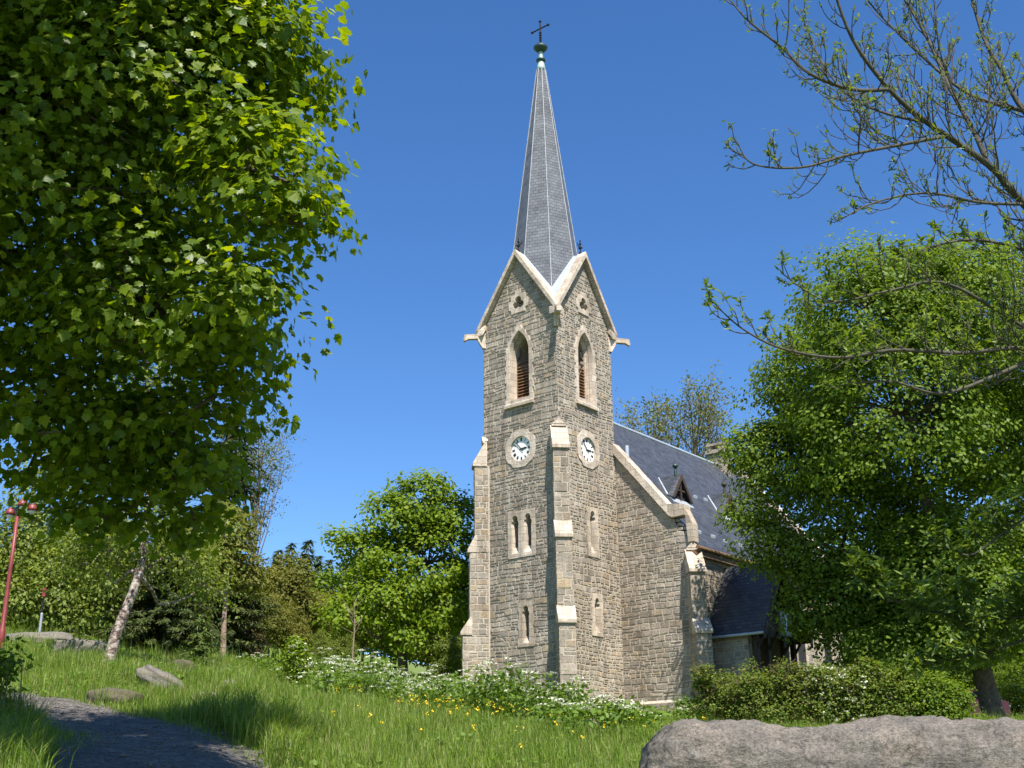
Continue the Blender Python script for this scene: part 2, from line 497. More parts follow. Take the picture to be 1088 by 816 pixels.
class MB:
    """collects polygons; build() links them as ONE mesh object"""
    def __init__(self, dz=0.0):
        self.v, self.f, self.mi, self.dz = [], [], [], dz

    def add(self, vs, fs, mi=0):
        o = len(self.v)
        self.v.extend([(float(p[0]), float(p[1]), float(p[2]) + self.dz) for p in vs])
        for f in fs:
            self.f.append([o + i for i in f])
            self.mi.append(mi)

    def box(self, lo, hi, mi=0):
        x0, y0, z0 = lo
        x1, y1, z1 = hi
        self.add([(x0, y0, z0), (x1, y0, z0), (x1, y1, z0), (x0, y1, z0), (x0, y0, z1), (x1, y0, z1), (x1, y1, z1), (x0, y1, z1)],
                 [(0, 3, 2, 1), (4, 5, 6, 7), (0, 1, 5, 4), (1, 2, 6, 5), (2, 3, 7, 6), (3, 0, 4, 7)], mi)

    def prism(self, poly, vec, mi=0):
        """closed prism: polygon (list of 3-D points) swept along vec"""
        n = len(poly)
        a = [np.array(p, float) for p in poly]
        b = [p + np.array(vec, float) for p in a]
        self.add(a + b, [tuple(range(n))[::-1], tuple(range(n, 2 * n))] + [(i, (i + 1) % n, n + (i + 1) % n, n + i) for i in range(n)], mi)

    def lathe(self, c, prof, seg=16, mi=0):
        """profile [(r,z)] about the vertical through c"""
        vs, fs = [], []
        for r, z in prof:
            for k in range(seg):
                an = 2 * math.pi * k / seg
                vs.append((c[0] + r * math.cos(an), c[1] + r * math.sin(an), c[2] + z))
        for i in range(len(prof) - 1):
            for k in range(seg):
                k2 = (k + 1) % seg
                fs.append((i * seg + k, i * seg + k2, (i + 1) * seg + k2, (i + 1) * seg + k))
        fs.append(tuple(range(seg))[::-1])
        fs.append(tuple(range((len(prof) - 1) * seg, len(prof) * seg)))
        self.add(vs, fs, mi)

    def tube(self, pts, radii, seg=6, mi=0):
        pts = [np.array(p, float) for p in pts]
        vs, fs = [], []
        n = len(pts)
        ref = np.array([0.37, 0.61, 0.7])
        for i, p in enumerate(pts):
            t = pts[min(i + 1, n - 1)] - pts[max(i - 1, 0)]
            t = t / (np.linalg.norm(t) + 1e-9)
            a = np.cross(t, ref)
            if np.linalg.norm(a) < 0.15: a = np.cross(t, np.array([1, 0, 0.]))
            a /= np.linalg.norm(a)
            b = np.cross(t, a)
            for k in range(seg):
                an = 2 * math.pi * k / seg
                vs.append(p + (a * math.cos(an) + b * math.sin(an)) * radii[i])
        for i in range(n - 1):
            for k in range(seg):
                k2 = (k + 1) % seg
                fs.append((i * seg + k, i * seg + k2, (i + 1) * seg + k2, (i + 1) * seg + k))
        fs.append(tuple(range(seg))[::-1])
        fs.append(tuple(range((n - 1) * seg, n * seg)))
        self.add(vs, fs, mi)

    def mesh(self, name, mats, smooth=False, uv=False):
        if not isinstance(mats, (list, tuple)): mats = [mats]
        lens = np.array([len(f) for f in self.f], dtype=np.int32)
        starts = np.concatenate([[0], np.cumsum(lens)[:-1]])
        loops = np.concatenate([np.array(f, dtype=np.int32) for f in self.f])
        me = np_mesh(name, np.array(self.v), loops, starts, mats, smooth, self.mi)
        if uv:
            lay = me.uv_layers.new(name='UVMap')
            zz = Vector((0, 0, 1))
            for p in me.polygons:
                n = p.normal
                t = zz.cross(n)
                if t.length < 0.05: t = Vector((1, 0, 0))
                t.normalize()
                w = n.cross(t)
                for li in p.loop_indices:
                    co = me.vertices[me.loops[li].vertex_index].co
                    lay.data[li].uv = (co.dot(t), co.dot(w))
        return me

    def build(self, name, mats, parent=None, loc=None, smooth=False, uv=False):
        return link(name, self.mesh(name, mats, smooth, uv), parent, loc)


def unit(v):
    v = np.asarray(v, float)
    return v / (np.linalg.norm(v, axis=-1, keepdims=True) + 1e-9)


# ------------------------------------------------------------------ terrain
GP = np.array([(-4.5, 15, 1.9), (-5.4, 13, 1.85), (-3.2, 17, 1.95), (-10.7, 25, 3.9), (-8.5, 22.5, 3.37), (-7.1, 20.5, 2.95), (-5.3, 21, 2.95), (-3.6, 17, 2.1),
               (-1.5, 20, 2.16), (0.8, 21, 2.16), (2.2, 22, 2.35), (-7.1, 37, 4.75), (-8.8, 26, 4.35), (-11.1, 29, 5.0), (-13.8, 32, 5.7), (-14.4, 36, 6.2),
               (-10.9, 40, 6.2), (-7.7, 25, 3.75), (-12.1, 50, 7.3), (-13.3, 60, 8.3), (-7.1, 46, 5.75), (-6.2, 68, 7.9), (-1.9, 52, 5.05), (5.1, 50, 4.55),
               (6.8, 46, 4.2), (11.9, 44, 4.1), (17.8, 46, 4.2), (2.5, 12, 0.95), (6, 12, 0.9), (0, 0, 0), (10, 0, -.3), (-10, 0, .7), (0, 8, .75), (12, 20, 1.5),
               (20, 30, 2.4), (25, 60, 4.9), (45, 60, 4.9), (0, 70, 6.6), (2.4, 57, 5.5), (9, 58, 5.45), (12, 66, 6.0), (14, 78, 6.3), (-20, 80, 11.5), (-10, 100, 12),
               (-35, 60, 11), (-35, 100, 18), (10, 110, 9), (40, 100, 7), (0, 160, 17), (60, 160, 10), (-60, 160, 28), (-30, 20, 5), (-30, 40, 9), (-8, 10, 1.7), (-2.6, 60, 5.5), (-4.2, 57, 5.4), (-5.0, 50, 5.1), (-7.5, 59, 6.3), (-3.5, 64, 6.0), (-3.5, 44, 4.45), (-5, 36, 4.0), (0, 36, 3.4), (4, 36, 3.25), (5, 54, 5.0)], float)


def _tps(r):
    return np.where(r > 1e-6, r * r * np.log(r + 1e-9), 0.0)


_n = len(GP)
_sc = 20.0
_X = GP[:, :2] / _sc
_K = _tps(np.linalg.norm(_X[:, None] - _X[None], axis=2)) + 0.002 * np.eye(_n)
_P = np.hstack([np.ones((_n, 1)), _X])
_A = np.block([[_K, _P], [_P.T, np.zeros((3, 3))]])
_w = np.linalg.solve(_A, np.concatenate([GP[:, 2], np.zeros(3)]))


def ground(x, y):
    x = np.clip(np.atleast_1d(np.asarray(x, float)), -60, 60)
    y = np.clip(np.atleast_1d(np.asarray(y, float)), -8, 160)
    q = np.stack([x, y], 1) / _sc
    out = np.empty(len(x))
    for i in range(0, len(x), 20000):
        qq = q[i:i + 20000]
        k = _tps(np.linalg.norm(qq[:, None] - _X[None], axis=2))
        out[i:i + 20000] = k @ _w[:_n] + _w[_n] + qq @ _w[_n + 1:]
    out += 0.05 * np.sin(x * 1.3 + 0.7 * y) * np.sin(y * 0.9 - x * .4) + 0.03 * np.sin(x * 3.1) * np.sin(y * 2.3 + 1)
    return out


def g1(x, y): return float(ground(x, y)[0])


def on_ground(px, Y, py=700):
    p = at(px, py, Y)
    return np.array([p[0], Y, g1(p[0], Y)])


def grid_axis(segs):
    out = []
    for a, b, s in segs: out += list(np.arange(a, b, s))
    return np.array(out + [segs[-1][1]])


gx = grid_axis([(-500, -60, 40), (-60, -22, 2), (-22, 24, 0.5), (24, 60, 2), (60, 500, 40)])
gy = grid_axis([(-60, -8, 6), (-8, 6, 1), (6, 66, 0.5), (66, 160, 2), (160, 800, 40)])
GX, GY = np.meshgrid(gx, gy)
GZ = ground(GX.ravel(), GY.ravel())
V = np.stack([GX.ravel(), GY.ravel(), GZ], 1)
nx, ny = len(gx), len(gy)
i0 = (np.arange(ny - 1)[:, None] * nx + np.arange(nx - 1)[None]).ravel()
Q = np.stack([i0, i0 + 1, i0 + nx + 1, i0 + nx], 1)
tag(link('ground', np_mesh('ground', V, Q, np.arange(len(Q)) * 4, [MAT['ground']], True)), kind='structure')

# path: a strip climbing from the foot of the picture to the left
PC = [(-1.6, 10.0, 2.7), (-3.0, 13.2, 2.7), (-4.3, 16.0, 2.6), (-5.8, 18.8, 2.2), (-7.8, 21.2, 1.7), (-9.9, 23.2, 1.5), (-12.4, 25.0, 1.8), (-16, 26.8, 1.8), (-22, 29, 1.8)]


def spline(ctrl, n):
    c = np.array(ctrl, float)
    t = np.linspace(0, len(c) - 1, n)
    i = np.clip(t.astype(int), 0, len(c) - 2)
    u = (t - i)[:, None]
    p0, p1, p2, p3 = c[np.clip(i - 1, 0, None)], c[i], c[i + 1], c[np.clip(i + 2, None, len(c) - 1)]
    return 0.5 * (2 * p1 + (p2 - p0) * u + (2 * p0 - 5 * p1 + 4 * p2 - p3) * u ** 2 + (3 * p1 - p0 - 3 * p2 + p3) * u ** 3)


pc = spline(PC, 90)
tan = np.gradient(pc[:, :2], axis=0)
tan = unit(tan)
nor = np.stack([-tan[:, 1], tan[:, 0]], 1)
across = np.linspace(-1, 1, 15)
PV = []
for i in range(len(pc)):
    w = pc[i, 2] * 0.62
    wob = 1 + 0.05 * math.sin(i * 0.9) + 0.04 * math.sin(i * 2.3 + 1)
    for a_ in across:
        q = pc[i, :2] + nor[i] * a_ * w * wob
        PV.append((q[0], q[1], 0.0))
PV = np.array(PV)
PV[:, 2] = ground(PV[:, 0], PV[:, 1]) + 0.035
na = len(across)
i0 = (np.arange(len(pc) - 1)[:, None] * na + np.arange(na - 1)[None]).ravel()
Q = np.stack([i0, i0 + 1, i0 + na + 1, i0 + na], 1)
tag(link('path', np_mesh('path', PV, Q, np.arange(len(Q)) * 4, [MAT['path']], True)), kind='structure')


_rg = np.random.default_rng(61)
_k = 2600
_i = _rg.integers(5, len(pc) - 20, _k)
_a = np.clip(_rg.normal(size=_k) * .75, -1.12, 1.12)
_q = pc[_i, :2] + nor[_i] * (_a * pc[_i, 2] * .62)[:, None] + _rg.normal(size=(_k, 2)) * .12
_z = ground(_q[:, 0], _q[:, 1]) + .04
_s = _rg.uniform(.008, .028, _k) * (1 + 1.2 * (_rg.random(_k) < .06))
_oct = np.array([(1, 0, 0), (0, 1, 0), (-1, 0, 0), (0, -1, 0), (0, 0, .7), (0, 0, -.7)], float)
_an = _rg.uniform(0, 6.28, _k)
_V = _oct[None] * _s[:, None, None] * _rg.uniform(.6, 1.5, (_k, 6, 1))
_V = np.stack([_V[..., 0] * np.cos(_an)[:, None] - _V[..., 1] * np.sin(_an)[:, None], _V[..., 0] * np.sin(_an)[:, None] + _V[..., 1] * np.cos(_an)[:, None], _V[..., 2]], 2)
_V += np.column_stack([_q, _z])[:, None, :]
_F = np.array([(0, 1, 4), (1, 2, 4), (2, 3, 4), (3, 0, 4), (1, 0, 5), (2, 1, 5), (3, 2, 5), (0, 3, 5)])
_L = (_F[None] + np.arange(_k)[:, None, None] * 6).reshape(-1)
tag(link('gravel', np_mesh('gravel', _V.reshape(-1, 3), _L, np.arange(_k * 8) * 3, [MAT['rock']])), 'loose gravel stones scattered over the shaded path', 'gravel', None, 'stuff')


def path_dist(x, y):
    d = np.sqrt((x[:, None] - pc[None, :, 0]) ** 2 + (y[:, None] - pc[None, :, 1]) ** 2) - pc[None, :, 2] * 0.62
    return d.min(1)


# ------------------------------------------------------------------ church
ANG = rad(38.948)
BASE = 5.6
church = thing('stone_church', (2.3583, 57.234, BASE),
               'rubble stone village church with slated spire, clock tower and gabled dark roof', 'church', None, -ANG)
DZ = -BASE


class Face:
    """a wall plane: t along the wall to the viewer's right, d outward, z up"""
    def __init__(s, O, T):
        s.O, s.T = np.array(O, float), np.array(T, float)
        s.N = np.cross(s.T, np.array([0, 0, 1.0]))

    def P(s, t, z, d=0.0):
        q = s.O + s.T * t + s.N * d
        return np.array([q[0], q[1], z])


def clip_poly(poly, conv):
    out = list(poly)
    n = len(conv)
    for i in range(n):
        ax, ay = conv[i]
        bx, by = conv[(i + 1) % n]
        inp, out = out, []
        if not inp: return []
        def side(p): return (bx - ax) * (p[1] - ay) - (by - ay) * (p[0] - ax)
        for k in range(len(inp)):
            p, q = inp[k], inp[(k + 1) % len(inp)]
            sp, sq = side(p), side(q)
            if sp >= 0: out.append(p)
            if sp * sq < 0:
                f = sp / (sp - sq)
                out.append((p[0] + (q[0] - p[0]) * f, p[1] + (q[1] - p[1]) * f))
    return out


def stone_wall(mb, face, poly, holes=(), hr=(.15, .30), lr=(.20, .62), joint=.013, depth=(.015, .05), mi=1, wob=.035, dwell=1.0, seed=0):
    r = np.random.default_rng(seed)
    ts = [p[0] for p in poly]
    zs = [p[1] for p in poly]
    z = min(zs) - 0.05
    ph = r.uniform(0, 6, 4)

    def wz(t, zz): return zz + wob * (math.sin(t * 1.5 + zz * 1.1 + ph[0]) + 0.6 * math.sin(t * 3.7 - zz * 2 + ph[1]))
    while z < max(zs) + .1:
        h = r.uniform(*hr)
        t = min(ts) - r.uniform(0, .3)
        while t < max(ts):
            L = r.uniform(*lr) * (0.75 + 0.5 * (h - hr[0]) / (hr[1] - hr[0] + 1e-6))
            cells = [(t, t + L, z, z + h)]
            if h > .2 and r.random() < .28:
                k = r.uniform(.38, .62)
                cells = [(t, t + L, z, z + h * k), (t, t + L, z + h * k, z + h)]
                if r.random() < .4:
                    k2 = r.uniform(.4, .6)
                    cells = [(t, t + L * k2, z, z + h * k), (t + L * k2, t + L, z, z + h * k), (t, t + L, z + h * k, z + h)]
            t += L
            pend = cells
            for (a0, a1, b0, b1) in holes:
                nxt = []
                for (c0, c1, e0, e1) in pend:
                    if c1 <= a0 or c0 >= a1 or e1 <= b0 or e0 >= b1:
                        nxt.append((c0, c1, e0, e1))
                        continue
                    if c0 < a0: nxt.append((c0, a0, e0, e1))
                    if c1 > a1: nxt.append((a1, c1, e0, e1))
                    m0, m1 = max(c0, a0), min(c1, a1)
                    if e1 > b1: nxt.append((m0, m1, b1, e1))
                    if e0 < b0: nxt.append((m0, m1, e0, b0))
                pend = nxt
            for (c0, c1, e0, e1) in pend:
                if c1 - c0 < .05 or e1 - e0 < .05: continue
                j = lambda s=.016: r.uniform(-s, s)
                tm = (c0 + c1) / 2
                q = [(c0 + j(), wz(c0, e0) + j()), (tm, wz(tm, e0) + j()), (c1 + j(), wz(c1, e0) + j()), (c1 + j(), wz(c1, e1) + j()),
                     (tm, wz(tm, e1) + j()), (c0 + j(), wz(c0, e1) + j())]
                q = clip_poly(q, poly)
                if len(q) < 3: continue
                cx_ = sum(p[0] for p in q) / len(q)
                cz_ = sum(p[1] for p in q) / len(q)
                jw = joint * r.uniform(.6, 1.7)

                def ins(p, m):
                    dx, dy = p[0] - cx_, p[1] - cz_
                    l = math.hypot(dx, dy) + 1e-6
                    ex = max(0.2, 1 - m / max(abs(dx), .02)) if abs(dx) > m else 0.5
                    ey = max(0.2, 1 - m / max(abs(dy), .02)) if abs(dy) > m else 0.5
                    return (cx_ + dx * ex, cz_ + dy * ey)
                d = r.uniform(*depth)
                tx, tz = r.uniform(-.03, .03), r.uniform(-.05, .05)
                lo = [ins(p, jw) for p in q]
                hi = [ins(p, jw + .016) for p in q]
                n = len(q)
                vs = [face.P(p[0], p[1], -.01) for p in lo] + [face.P(p[0], p[1], max(.004, d + tx * (p[0] - cx_) + tz * (p[1] - cz_) + r.uniform(-.006, .006))) for p in hi]
                mb.add(vs, [tuple(range(n, 2 * n))] + [(i, (i + 1) % n, n + (i + 1) % n, n + i) for i in range(n)], mi)
        z += h


def arch_pts(w, z0, zs, rise, n=8, lobe=0.0):
    """pointed arch outline centred on t=0: from lower left, counter-clockwise"""
    h = w / 2
    R = (h * h + rise * rise) / (2 * h)
    pts = [(-h, z0), (h, z0), (h, zs)]
    a1 = math.asin(min(1, rise / R))
    for k in range(1, n):
        a_ = a1 * k / n
        pts.append((h - R + R * math.cos(a_), zs + R * math.sin(a_)))
    pts.append((0, zs + rise))
    pts += [(-p[0], p[1]) for p in pts[3:-1][::-1]]
    pts.append((-h, zs))
    return pts


def fill_ring(mb, face, t0, outer, inner, d, mi=0, inner_d=None):
    """flat plate between two outlines (any vertex counts) at distance d from the wall"""
    bm = bmesh.new()
    es = []
    for loop in (outer, inner):
        vv = [bm.verts.new((p[0], p[1], 0)) for p in loop]
        es += [bm.edges.new((vv[i], vv[(i + 1) % len(vv)])) for i in range(len(vv))]
    bmesh.ops.triangle_fill(bm, use_beauty=True, use_dissolve=False, edges=es, normal=(0, 0, 1))
    bm.verts.index_update()
    mb.add([face.P(t0 + v.co.x, v.co.y, d) for v in bm.verts], [tuple(v.index for v in f.verts) for f in bm.faces], mi)
    bm.free()


def loop_band(mb, face, t0, A, dA, B, dB, mi=0):
    n = len(A)
    mb.add([face.P(t0 + p[0], p[1], dA) for p in A] + [face.P(t0 + p[0], p[1], dB) for p in B],
           [(i, (i + 1) % n, n + (i + 1) % n, n + i) for i in range(n)], mi)


def quoined(w, z0, z1, r, amp=.12, hs=(.28, .42), top=None):
    """block-edged outline of a dressed surround, centred on t=0"""
    rightp, leftp = [], []
    for side, lst in ((1, rightp), (-1, leftp)):
        z = z0
        k = int(r.integers(0, 2))
        while z < z1 - .05:
            h = min(r.uniform(*hs), z1 - z)
            ww = w / 2 + (amp if k % 2 else 0) + r.uniform(-.015, .015)
            lst += [(side * ww, z), (side * ww, z + h)]
            z += h
            k += 1
    return rightp + (top or []) + leftp[::-1]


W_, S_, N_, E_ = Face((-5, 0, 0), (1, 0, 0)), Face((0, 0, 0), (0, 1, 0)), Face((-5, 5, 0), (0, -1, 0)), Face((0, 5, 0), (-1, 0, 0))
EZ, GS = 26.36, 1.475
GA = EZ + GS * 2.5
GZ0 = 5.2
gable_poly = [(0, GZ0), (5, GZ0), (5, EZ), (2.5, GA), (0, EZ)]

cutters = MB(DZ)
tower_sub = []       # (builder, name, material)
rq = np.random.default_rng(5)
openings = {id(W_): [], id(S_): [], id(N_): [], id(E_): []}


def cut(face, t0, outline, depth):
    cutters.prism([face.P(t0 + p[0], p[1], .3) for p in outline], -face.N * (depth + .3))


tower = MB(DZ)       # placeholder for the finished tower wall


def belfry(face):
    t0 = 2.5
    hole = arch_pts(1.34, 21.75, 24.35, 1.28)
    inner = arch_pts(1.10, 21.92, 24.3, 1.06)
    cut(face, t0, arch_pts(1.36, 21.72, 24.36, 1.29), .40)
    cut(face, t0, arch_pts(1.09, 21.88, 24.3, 1.05), 1.9)
    h2 = arch_pts(1.9, 21.5, 24.4, 1.6)
    outer = quoined(1.78, 21.5, 24.5, rq, .07, top=[(.88, 24.75), (.76, 24.85), (.66, 25.2), (.52, 25.28), (.40, 25.62), (.24, 25.7), (.10, 26.0), (-.10, 26.0), (-.24, 25.72),
                                                        (-.42, 25.6), (-.52, 25.28), (-.68, 25.2), (-.76, 24.85), (-.9, 24.75)])
    s = MB(DZ)
    fill_ring(s, face, t0, outer, hole, .055)
    loop_band(s, face, t0, outer, .055, outer, -.03)
    mid = arch_pts(1.22, 21.84, 24.33, 1.18)
    loop_band(s, face, t0, hole, .055, mid, -.16)
    loop_band(s, face, t0, mid, -.16, [(p[0], p[1] + .0) for p in mid], -.22)
    loop_band(s, face, t0, mid, -.22, inner, -.40)
    o = [('belfry_window', s, [MAT['dressed']])]
    # sloping sill
    si = MB(DZ)
    si.prism([face.P(t0 - .95, 21.33, .0), face.P(t0 - .95, 21.33, .16), face.P(t0 - .95, 21.48, .16), face.P(t0 - .95, 21.90, -.32), face.P(t0 - .95, 21.4, -.32)], face.T * 1.9)
    lo = MB(DZ)
    nl = 11
    for k in range(nl):
        z = 21.98 + k * .172
        lo.prism([face.P(t0 - .54, z, -.44), face.P(t0 - .54, z + .03, -.44), face.P(t0 - .54, z + .128, -.60), face.P(t0 - .54, z + .098, -.60)], face.T * 1.08)
    bars = MB(DZ)
    bars.prism([face.P(t0 - .48, 23.9, -.42), face.P(t0 + .48, 23.9, -.42), face.P(t0 + .48, 24.0, -.42), face.P(t0 - .48, 24.0, -.42)], -face.N * .08)
    # cusped tracery inside the head
    for sgn in (-1, 1):
        pts = [face.P(t0 + sgn * .45, 24.2, -.46), face.P(t0 + sgn * .30, 24.35, -.46), face.P(t0 + sgn * .25, 24.6, -.46), face.P(t0 + sgn * .32, 24.8, -.46)]
        bars.tube(pts, [.06, .05, .045, .03], 6)
    return o + [('sill', si, [MAT['dressed']]), ('louvre', lo, [MAT['louvre']]), ('transom', bars, [MAT['wood_dark']])]


def trefoil_pts(r=.17, off=.15, n=60, zc=0.0):
    cs = [(off * math.cos(rad(90 + 120 * k)), off * math.sin(rad(90 + 120 * k))) for k in range(3)]
    out = []
    for i in range(n):
        an = 2 * math.pi * i / n
        dx, dy = math.cos(an), math.sin(an)
        best = .05
        for cx_, cy_ in cs:
            b_ = dx * cx_ + dy * cy_
            disc = b_ * b_ - (cx_ * cx_ + cy_ * cy_ - r * r)
            if disc >= 0: best = max(best, b_ + math.sqrt(disc))
        out.append((dx * best, zc + dy * best))
    return out


def trefoil(face, zc=27.25):
    t0 = 2.5
    tr = trefoil_pts(.21, .19, 60, zc)
    cut(face, t0, [(p[0] * 1.02, zc + (p[1] - zc) * 1.02) for p in tr], 1.1)
    oc = [(.66, zc - .32), (.70, zc + .1), (.52, zc + .2), (.50, zc + .52), (.2, zc + .56), (.18, zc + .72), (-.2, zc + .72), (-.22, zc + .56), (-.48, zc + .5), (-.5, zc + .18),
          (-.68, zc + .12), (-.66, zc - .3), (-.5, zc - .34), (-.48, zc - .58), (.46, zc - .58), (.48, zc - .32)]
    s = MB(DZ)
    fill_ring(s, face, t0, oc, tr, .05)
    loop_band(s, face, t0, oc, .05, oc, -.03)
    loop_band(s, face, t0, tr, .05, tr, -.45)
    return [('trefoil_window', s, [MAT['dressed']])]


def lancet_outline(t0, z0, z1, w, n=10):
    """slot with a small trefoil head"""
    r = w * .58
    zc = z1 - r
    pts = [(t0 - w / 2, z0), (t0 + w / 2, z0), (t0 + w / 2, zc - r * 1.3), (t0 + w / 2 + .03, zc - r * .85), (t0 + w / 2 + .015, zc - r * .4), (t0 + w * .40, zc - r * .15)]
    for k in range(0, n + 1):
        an = math.pi * k / n
        pts.append((t0 + math.cos(an) * r * .72, zc + .04 + math.sin(an) * r * .85))
    pts += [(t0 - w * .40, zc - r * .15), (t0 - w / 2 - .015, zc - r * .4), (t0 - w / 2 - .03, zc - r * .85), (t0 - w / 2, zc - r * 1.3)]
    return pts


def lancets(face, tc, z0, z1, w, count, fw, fh0, fh1):
    s = MB(DZ)
    outer = quoined(fw, fh0, fh1, rq, .05, (.35, .6))
    offs = [0] if count == 1 else [-.42, .42]
    dep = .17
    nh = len(offs)
    # the frame is split at the centre so each half holds one opening
    for k, o in enumerate(offs):
        ho = lancet_outline(o, z0 + .02, z1, w + .08)
        hi = lancet_outline(o, z0 + .38, z1 - .06, w)
        if nh == 1:
            out = outer
        else:
            x0, x1 = (-fw / 2, 0) if k == 0 else (0, fw / 2)
            out = [(x0, fh0), (x1, fh0), (x1, fh1), (x0, fh1)]
        fill_ring(s, face, tc, out, ho, .05)
        loop_band(s, face, tc, out, .05, out, -.03)
        loop_band(s, face, tc, ho, .05, hi, -dep)
        cut(face, tc, [(p[0] + (p[0] - o) * .05, p[1]) for p in ho], dep + .02)
        cut(face, tc, lancet_outline(o, z0 + .36, z1 - .05, w + .01), 1.3)
    return [('lancet_window', s, [MAT['dressed']])]


def roman(txt):
    out, x = [], 0.0
    for ch in txt:
        if ch == 'I':
            out.append(((x, 0), (x, 1))); x += .32
        elif ch == 'V':
            out += [((x, 1), (x + .25, 0)), ((x + .25, 0), (x + .5, 1))]; x += .72
        elif ch == 'X':
            out += [((x, 0), (x + .5, 1)), ((x, 1), (x + .5, 0))]; x += .72
    wd = x - .25
    return [((a[0] - wd / 2, a[1] - .5), (b_[0] - wd / 2, b_[1] - .5)) for a, b_ in out]


def clock(face, tc=2.5, zc=19.0):
    R = .66
    n = 40
    circ = [(R * math.cos(2 * math.pi * k / n), zc + R * math.sin(2 * math.pi * k / n)) for k in range(n)]
    cut(face, tc, [(p[0] * 1.01, zc + (p[1] - zc) * 1.01) for p in circ], .22)
    oc = [(.92, zc - .55), (1.0, zc - .1), (.98, zc + .42), (.84, zc + .62), (.62, zc + .72), (.5, zc + .95), (.14, zc + 1.02), (-.2, zc + 1.0), (-.55, zc + .92), (-.66, zc + .72),
          (-.9, zc + .58), (-1.0, zc + .2), (-.97, zc - .4), (-.85, zc - .62), (-.62, zc - .74), (-.5, zc - .95), (-.1, zc - 1.0), (.3, zc - 1.0), (.56, zc - .84), (.8, zc - .7)]
    s = MB(DZ)
    fill_ring(s, face, tc, oc, circ, .05)
    loop_band(s, face, tc, oc, .05, oc, -.03)
    loop_band(s, face, tc, circ, .05, circ, -.2)
    dial = MB(DZ)
    c2 = [(p[0] * .995, zc + (p[1] - zc) * .995) for p in circ]
    dial.prism([face.P(tc + p[0], p[1], -.06) for p in c2], -face.N * .03)
    num = dial

    def bar(x0, z0, x1, z1, w0, w1, d, mb, mi=0):
        v = np.array([x1 - x0, z1 - z0])
        v = v / (np.linalg.norm(v) + 1e-9)
        p = np.array([-v[1], v[0]])
        q = [(x0 + p[0] * w0, z0 + p[1] * w0), (x1 + p[0] * w1, z1 + p[1] * w1), (x1 - p[0] * w1, z1 - p[1] * w1), (x0 - p[0] * w0, z0 - p[1] * w0)]
        mb.prism([face.P(tc + a_, zc + b_, d) for a_, b_ in q], face.N * .012, mi)
    for i, tx in enumerate(['XII', 'I', 'II', 'III', 'IIII', 'V', 'VI', 'VII', 'VIII', 'IX', 'X', 'XI']):
        an = rad(30 * i)
        dx, dz = math.sin(an), math.cos(an)
        for a_, b_ in roman(tx):
            h = .17
            def tr(p): return (dx * .51 + (p[0] * .62 * dz + p[1] * dx) * h, dz * .51 + (-p[0] * .62 * dx + p[1] * dz) * h)
            A, B = tr(a_), tr(b_)
            bar(A[0], A[1], B[0], B[1], .011, .011, -.058, num, 1)
    hand = MB(DZ)
    for deg, L, w, tail in ((86.5, .40, .045, .10), (318, .56, .028, .2)):
        dx, dz = math.sin(rad(deg)), math.cos(rad(deg))
        bar(-dx * tail, -dz * tail, dx * L * .7, dz * L * .7, w * .7, w, -.045 + (.015 if L > .5 else 0), hand)
        bar(dx * L * .7, dz * L * .7, dx * L, dz * L, w, .006, -.045 + (.015 if L > .5 else 0), hand)
    return [('clock', s, [MAT['dressed']]), ('dial', dial, [MAT['white'], MAT['black_paint']]), ('clock_hands', hand, [MAT['black_paint']])]


fittings = []
holes_w = [(1.58, 3.42, 21.5, 24.6), (1.72, 3.28, 24.6, 25.2), (2.0, 3.0, 25.2, 25.65), (2.2, 2.8, 25.65, 25.95), (2.0, 3.0, 26.7, 27.75), (1.85, 3.15, 26.95, 27.35),
           (1.56, 3.44, 18.5, 19.5), (1.75, 3.25, 18.15, 19.8), (2.0, 3.0, 18.0, 20.0)]
for fc in (W_, S_, N_):
    fittings += [belfry(fc), trefoil(fc)]
for fc in (W_, S_):
    fittings.append(clock(fc))
fittings.append(lancets(W_, 2.5, 13.5, 15.5, .36, 2, 1.78, 13.3, 15.72))
fittings.append(lancets(S_, 2.66, 13.55, 15.75, .36, 1, .95, 13.35, 15.95))
fittings.append(lancets(W_, 2.7, 9.0, 10.85, .32, 1, .9, 8.85, 11.05))
fittings.append(lancets(S_, 2.8, 9.55, 11.3, .32, 1, .9, 9.4, 11.5))
H_W = holes_w + [(1.64, 3.36, 13.35, 15.68), (2.28, 3.12, 8.9, 11.0)]
H_S = holes_w + [(2.2, 3.12, 13.4, 15.9), (2.38, 3.22, 9.45, 11.45)]

# solid core of the tower with crossed gables
core = MB(DZ)
core.box((-4.99, .01, GZ0), (-.01, 4.99, EZ))
me_core = core.mesh('core', [MAT['mortar']])
core2 = MB(DZ)
e = .012
core2.prism([(-5 + e, e, GZ0), (-e, e, GZ0), (-e, e, EZ), (-2.5, e, GA), (-5 + e, e, EZ)], (0, 5 - 2 * e, 0))
gab2 = MB(DZ)
gab2.prism([(-e * 1.5, e * 1.5, EZ - 1), (-e * 1.5, 5 - e * 1.5, EZ - 1), (-e * 1.5, 5 - e * 1.5, EZ), (-e * 1.5, 2.5, GA), (-e * 1.5, e * 1.5, EZ)], (-5 + 3 * e, 0, 0))
tmp = [core2.build('tmp_core', [MAT['mortar']]), gab2.build('tmp_gable', [MAT['mortar']])]
cut_objs = []
